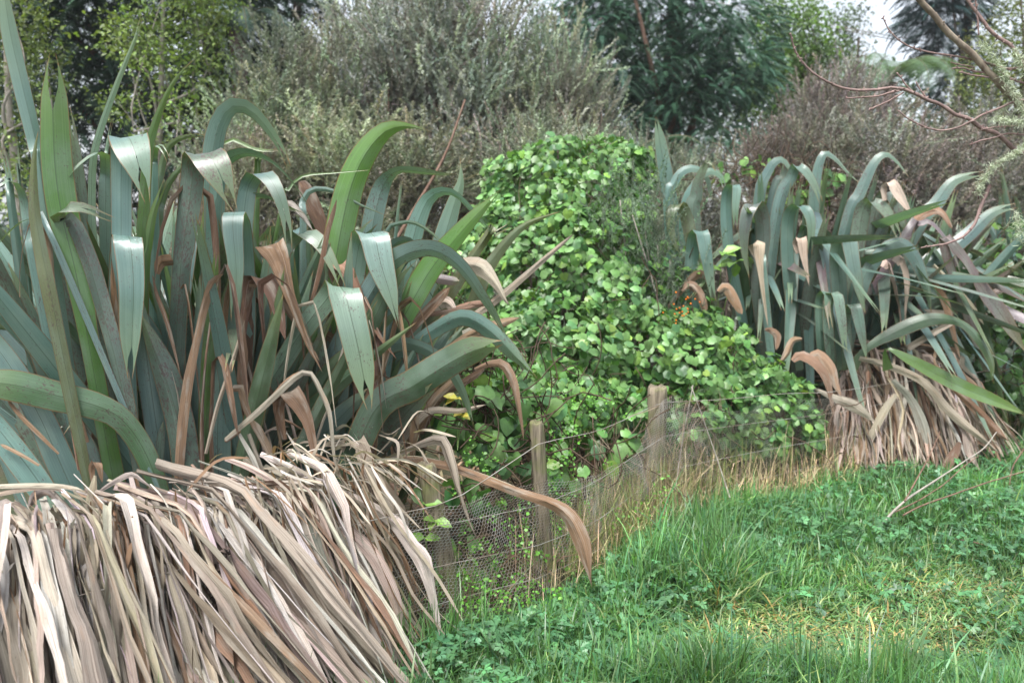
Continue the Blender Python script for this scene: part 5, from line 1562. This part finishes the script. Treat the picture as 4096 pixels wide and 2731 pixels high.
lichen(lp('2290,300 2320,350 2352,430'), 260, .006, .014)
lichen(lp('2180,700 2250,710 2352,730'), 260, .006, .014)
lichen(lp('2352,870 2290,910 2200,960 2140,1020 2100,1080 2090,1130'), 600, .005, .014)
lichen(catmull(pp('4096,960 4075,920 4060,860', 0, 0, 1, 2.88, 2.88), 10), 160, .01, .02)

# fallen branch in the grass
fb = thing('fallen_branch', 'fallen reddish branch with long side twigs lying in the grass at right', 'branch', tuple(P(3424, 2197, 4.05)))
kw = dict(ox=2400, oy=1700, s=.7211, root=fb)
branch('1420,690 1480,620 1560,555 1640,470 1720,400 1860,310 2000,220 2130,130 2200,40', 9, 3, 4.02, 4.75, mat=M_BARKP, buds=False, **kw)
branch('1690,420 1740,330 1790,240 1840,140 1885,30', 5, 2.5, 4.3, 4.6, buds=False, mat=M_BARKR, **kw)
branch('1680,500 1800,440 1980,375 2150,315 2352,255 2500,210', 5, 2.5, 4.25, 4.5, mat=M_BARKR, buds=False, **kw)
branch('1640,480 1760,420 1900,330 2010,230 2100,170', 4, 2.5, 4.25, 4.6, mat=M_BARKR, buds=False, **kw)
o_ = branch('1220,425 1340,440 1440,470 1540,530', 7, 5, 4.85, 4.6, buds=False, **kw)
branch('2352,130 2290,230 2270,330', 4, 2.5, 4.7, 4.6, mat=M_BARKR, buds=False, **kw)
branch('1970,630 2080,650 2200,690 2310,720', 4, 3, 4.0, 4.0, mat=M_BARKR, buds=False, **kw)

# ------------------------------------------------------------------ grass, ground cover, straw
def gpos(n, x0, x1, y0, y1, side=1, pw=1.):
    out = []
    while sum(len(o) for o in out) < n:
        m = n * 2
        y = y0 * (y1 / y0) ** (R.random(m) ** pw)
        x = R.uniform(-.62, .66, m) * y * 1.0
        ok = (x > x0) & (x < x1) & ((fence_y(x) - y) * side > R.normal(.1, .04, m))
        out.append(np.stack([x[ok], y[ok]], -1))
    p = np.vstack(out)[:n]
    return np.column_stack([p, gz(p[:, 0], p[:, 1])])
def blades(name, pos, L, w, lean, col, mat=M_GRASS, seg=3, kink=None):
    """ribbons of grass, vectorised"""
    m = len(pos); a = R.uniform(0, 2 * math.pi, m); out = np.stack([np.cos(a), np.sin(a), np.zeros(m)], -1); th = np.abs(lean) * .4
    f = rdir(m); f[:, 2] *= .3; sd_ = nrm(np.cross(out + f * .5, np.array((0, 0, 1.))))
    p = pos.copy(); V = [p - sd_ * w[:, None] * .4, p + sd_ * w[:, None] * .4]
    kseg = R.integers(1, seg, m) if kink is not None else None
    for k in range(seg):
        th = th + lean * (1.5 / seg)
        if kink is not None: th = th + (kseg == k) * kink
        p = p + (L / seg)[:, None] * (out * np.sin(th)[:, None] + np.array((0, 0, 1.)) * np.cos(th)[:, None])
        p[:, 2] = np.maximum(p[:, 2], pos[:, 2] + .008)
        if k < seg - 1:
            ww = w * (.5 if k < seg - 2 else .36)
            V += [p - sd_ * ww[:, None], p + sd_ * ww[:, None]]
        else: V += [p]
    nv = 2 * seg + 1
    V = np.stack(V, 1).reshape(-1, 3); b = (np.arange(m) * nv)[:, None]; F = []
    for k in range(seg - 1):
        F += [b + np.array([[2 * k, 2 * k + 1, 2 * k + 3]]), b + np.array([[2 * k, 2 * k + 3, 2 * k + 2]])]
    F.append(b + np.array([[2 * seg - 2, 2 * seg - 1, 2 * seg]]))
    o = mk(name, V, np.vstack(F), mat, col=np.repeat(col, nv, 0)); o['kind'] = 'stuff'; return o
def patch(p, sc, off=0.):
    return np.array([mnoise.noise(Vector((q[0] * sc + off, q[1] * sc, off))) for q in p])
GC = np.array((.11, .23, .075))
pos = gpos(72000, -1.2, 7, 2.3, 9.5)
pt = patch(pos, 1.6); pf = patch(pos, 4., 7)
wornf = lambda q: np.clip(1 - np.hypot((q[:, 0] - 1.2) / .9, (q[:, 1] - 3.02) / .4), 0, 1) + .6 * np.clip(1 - np.hypot((q[:, 0] - 1.9) / .8, (q[:, 1] - 3.5) / .5), 0, 1)
worn = wornf(pos)
tall = np.exp(.75 * pf) * (1 - .72 * np.clip(worn * 1.6, 0, 1))
L = .092 * tall * np.exp(R.normal(0, .35, len(pos)))
tall_f = np.exp(-((pos[:, 0] + .35 * pos[:, 1] - 2.0) / .7) ** 2)
L *= (.8 + .7 * tall_f)
fd = np.clip((fence_y(pos[:, 0]) - pos[:, 1]) / .5, .3, 1); L *= np.where(pos[:, 0] < .8, fd, 1)
col = vcol(GC, len(pos), .22, .08) * np.exp(pt * .5)[:, None]
yl = R.random(len(pos)) < (.04 + .5 * np.clip(worn * 1.5, 0, 1)); col[yl] = vcol((.26, .33, .12), yl.sum(), .2, .06)
br = R.random(len(pos)) < (.28 * np.clip(worn * 1.5, 0, 1) - .1); col[br] = vcol((.42, .30, .12), br.sum(), .2, .06)
blu = R.random(len(pos)) < .22; col[blu] = col[blu] * np.array((.8, .92, 1.35))
g = blades('grass', pos, L, R.uniform(.003, .0085, len(pos)), np.abs(R.normal(.55, .35, len(pos))) + worn * .9, col, seg=3)
tag(g, 'long lush grass with a worn yellowish patch')
# clover-like ground cover
def t_cover():
    A = Acc()
    for a in (-75, 0, 75):
        a = math.radians(a); c, s = math.cos(a), math.sin(a)
        L_ = np.array([(0, 0, 0), (-.22, .38, .06), (-.3, .62, .02), (-.12, .66, .03), (-.1, .86, 0), (.1, .86, 0), (.12, .66, .03), (.3, .62, .02), (.22, .38, .06), (0, .5, .0)])
        Lr = np.stack([L_[:, 0] * c + L_[:, 1] * s, -L_[:, 0] * s + L_[:, 1] * c, L_[:, 2] - .12 * L_[:, 1] ** 2], -1)
        F = [(9, i, i + 1) for i in range(0, 8)] + [(9, 8, 0)]
        A.add(Lr, np.array(F))
    return np.vstack(A.V), np.vstack(A.F)
TC = t_cover()
pos = gpos(9500, -1.2, 7, 2.3, 8.)
pt = patch(pos, 1.3, 3); keep = (pt > -.05) | (R.random(len(pos)) < .35) | (fence_y(pos[:, 0]) - pos[:, 1] < .45); keep &= R.random(len(pos)) > 1.8 * wornf(pos); pos = pos[keep]
m = len(pos); pos[:, 2] += R.uniform(.01, .1, m) * np.clip((fence_y(pos[:, 0]) - pos[:, 1]) / .4, .3, 1)
X, Y, Z = frames(nrm(R.normal(size=(m, 3)) * np.array((1, 1, .25))), nrm(np.array((0, -.15, 1.)) + R.normal(0, .3, (m, 3))))
v_, f_, c_ = scatter(TC[0], TC[1], pos, X, Y, Z, R.uniform(.022, .042, m), vcol((.075, .19, .08), m, .25, .06))
o = mk('ground_cover', v_, f_, M_VINE, col=c_, smooth=False); tag(o, 'low lobed leaves of creeping buttercup among the grass', kind='stuff')
# straw along the foot of the fence and behind the netting
n = 3600
s = R.uniform(cum[4], cum[8] + 1, n); s[: 2200] = R.normal(cum[6] - .3, .45, 2200); s = s + .05 * np.sin(s * 40)
xy = fpt(s); off = R.normal(-.05, .1, n)
pos = np.column_stack([xy[:, 0] + off * .5, xy[:, 1] - off * .6]); pos = np.column_stack([pos, np.zeros(n)])
colr = vcol((.42, .34, .22), n, .3, .06); k = R.random(n) < .45; colr[k] = vcol((.2, .25, .08), k.sum(), .2, .06)
o = blades('dry_grass', pos, R.uniform(.12, .42, n), R.uniform(.0018, .0036, n), np.abs(R.normal(.2, .25, n)), colr, M_STRAW, 5, kink=R.normal(.5, .8, n) * (R.random(n) < .5))
tag(o, 'pale dry grass stems standing and bent along the netting')
n = 1700
s = R.uniform(cum[4] + .3, cum[7] + .6, n); xy = fpt(s); off = R.normal(.07, .06, n)
pos = np.column_stack([xy[:, 0] + off * .6, xy[:, 1] - off * .7, np.zeros(n)])
o = blades('dry_grass', pos, R.uniform(.1, .3, n), R.uniform(.002, .004, n), np.abs(R.normal(.8, .5, n)), vcol((.46, .36, .22), n, .25, .06), M_STRAW, 5, kink=R.normal(.2, .8, n))
tag(o, 'flattened straw lying at the foot of the netting')
# tall single dry stalks
for k, (a, b, lab) in enumerate((((2700, 1960), (2772, 1540), 'tall pale dry stalk standing by the thick post'), ((2920, 1990), (2765, 1545), 'thin dry stalk leaning left across the netting by the thick post'), ((2395, 2020), (2370, 1660), 'reddish bare stem upright between the two right posts'), ((2265, 1800), (2240, 1650), 'short reddish stub behind the top wire'))):
    Yk = 4.5 if k < 2 else 4.2
    V, F = tube(catmull(np.array([P(*a, Yk - .1), (P(*a, Yk) + P(*b, Yk)) / 2 + R.normal(0, .008, 3), P(*b, Yk)]), 8), np.linspace(.004, .0022, 8), 5)
    o = mk('dry_stalk', V, F, M_BARKP if k < 2 else M_BARKR); tag(o, lab, 'stalk', 'dry stalks at the fence')
# small leaved weed scrambling through the netting
WV, WF = t_leaf(.42, .05, .05)
pos = []
for (x, y, Yk, n_, rx, rz) in ((2230, 1950, 3.75, 260, .05, .16), (2000, 2250, 3.35, 420, .1, .14), (2190, 2130, 3.6, 340, .07, .14), (2290, 1640, 4.0, 240, .12, .05), (1900, 2420, 3.2, 300, .1, .08), (2120, 2480, 3.25, 280, .09, .06), (2560, 1980, 4.3, 160, .06, .1), (1950, 1870, 3.5, 90, .04, .05), (2640, 2160, 4.2, 260, .2, .05), (2400, 2150, 3.85, 380, .16, .12), (2300, 2320, 3.55, 300, .14, .05), (2480, 2020, 4.05, 260, .12, .1), (1820, 2540, 3.12, 240, .1, .05)):
    for c in range(n_ // 7):
        c0 = P(x, y, Yk) + R.normal(0, 1, 3) * np.array((rx, .03, rz)); pos.append(c0 + R.normal(0, .016, (7, 3)))
pos = np.vstack(pos); pos = pos[pos[:, 2] > .01]; m = len(pos)
X, Y, Z = frames(rdir(m), nrm(np.array((0, -.6, .7)) + R.normal(0, .5, (m, 3))))
v_, f_, c_ = scatter(WV, WF, pos, X, Y, Z, R.uniform(.009, .018, m), vcol((.12, .3, .04), m, .2, .05))
o = mk('scrambling_weed', v_, f_, M_VINE, col=c_, smooth=False); tag(o, 'small bright leaves of a weed scrambling through the netting', kind='stuff')
# dry roots and seed heads hanging behind the left netting
def g3():
    x = R.normal(1880, 90); y = R.uniform(2180, 2350); a = P(x, y, 3.4)
    pts = [a]
    for k in range(4): pts.append(pts[-1] + np.array((R.normal(0, .012), R.normal(0, .01), -.035)))
    return np.array(pts), R.uniform(.0016, .004), np.array((.5, .45, .28))
o = shreds(None, 'dry_roots', g3, 90); tag(o, 'pale dry hanging roots behind the left netting', kind='stuff')
def g4():
    x = R.uniform(1950, 2900); y = R.uniform(1700, 1900) + (2400 - x) * .35; Yk = 3.5 + (x - 1900) * .0012
    a = P(x, y, Yk + .12); pts = [a]; d = np.array((R.normal(0, .3), 0, R.normal(-1, .25)))
    for k in range(4): d = d + np.array((R.normal(0, .3), R.normal(0, .1), 0)); pts.append(pts[-1] + d * .07)
    pts = np.array(pts); pts[:, 2] = np.maximum(pts[:, 2], .02)
    return pts, R.uniform(.002, .005), np.array((.34, .26, .19)) * R.uniform(.6, 1.3)
o = shreds(None, 'dry_stems', g4, 260); tag(o, 'tangle of thin dry brown stems behind the netting', kind='stuff')
# shaded litter and creeping growth under the plants
n = 9000
x = R.uniform(-2.5, 6, n); y = fence_y(x) + R.uniform(.05, 2.6, n)
pos = np.column_stack([x, y, np.zeros(n)])
o = blades('leaf_litter', pos, R.uniform(.08, .3, n), R.uniform(.006, .02, n), np.abs(R.normal(1.2, .5, n)), vcol((.16, .11, .07), n, .3, .08), M_STRAW, 3); tag(o, 'brown dead leaf litter under the plants behind the fence')
# a few grass blades growing up through the skirt
n = 500
t = R.random(n); fx = -1.2 + 1.1 * t; pos = np.column_stack([fx + R.normal(.06, .05, n), 2.05 + (fx + 1.55) * .87 - R.uniform(.08, .3, n), np.zeros(n)])
o = blades('grass', pos, R.uniform(.1, .32, n), R.uniform(.002, .005, n), np.abs(R.normal(.3, .3, n)), vcol(GC, n, .3, .1), M_GRASS, 4); tag(o, 'thin grass growing up against the dead skirt')
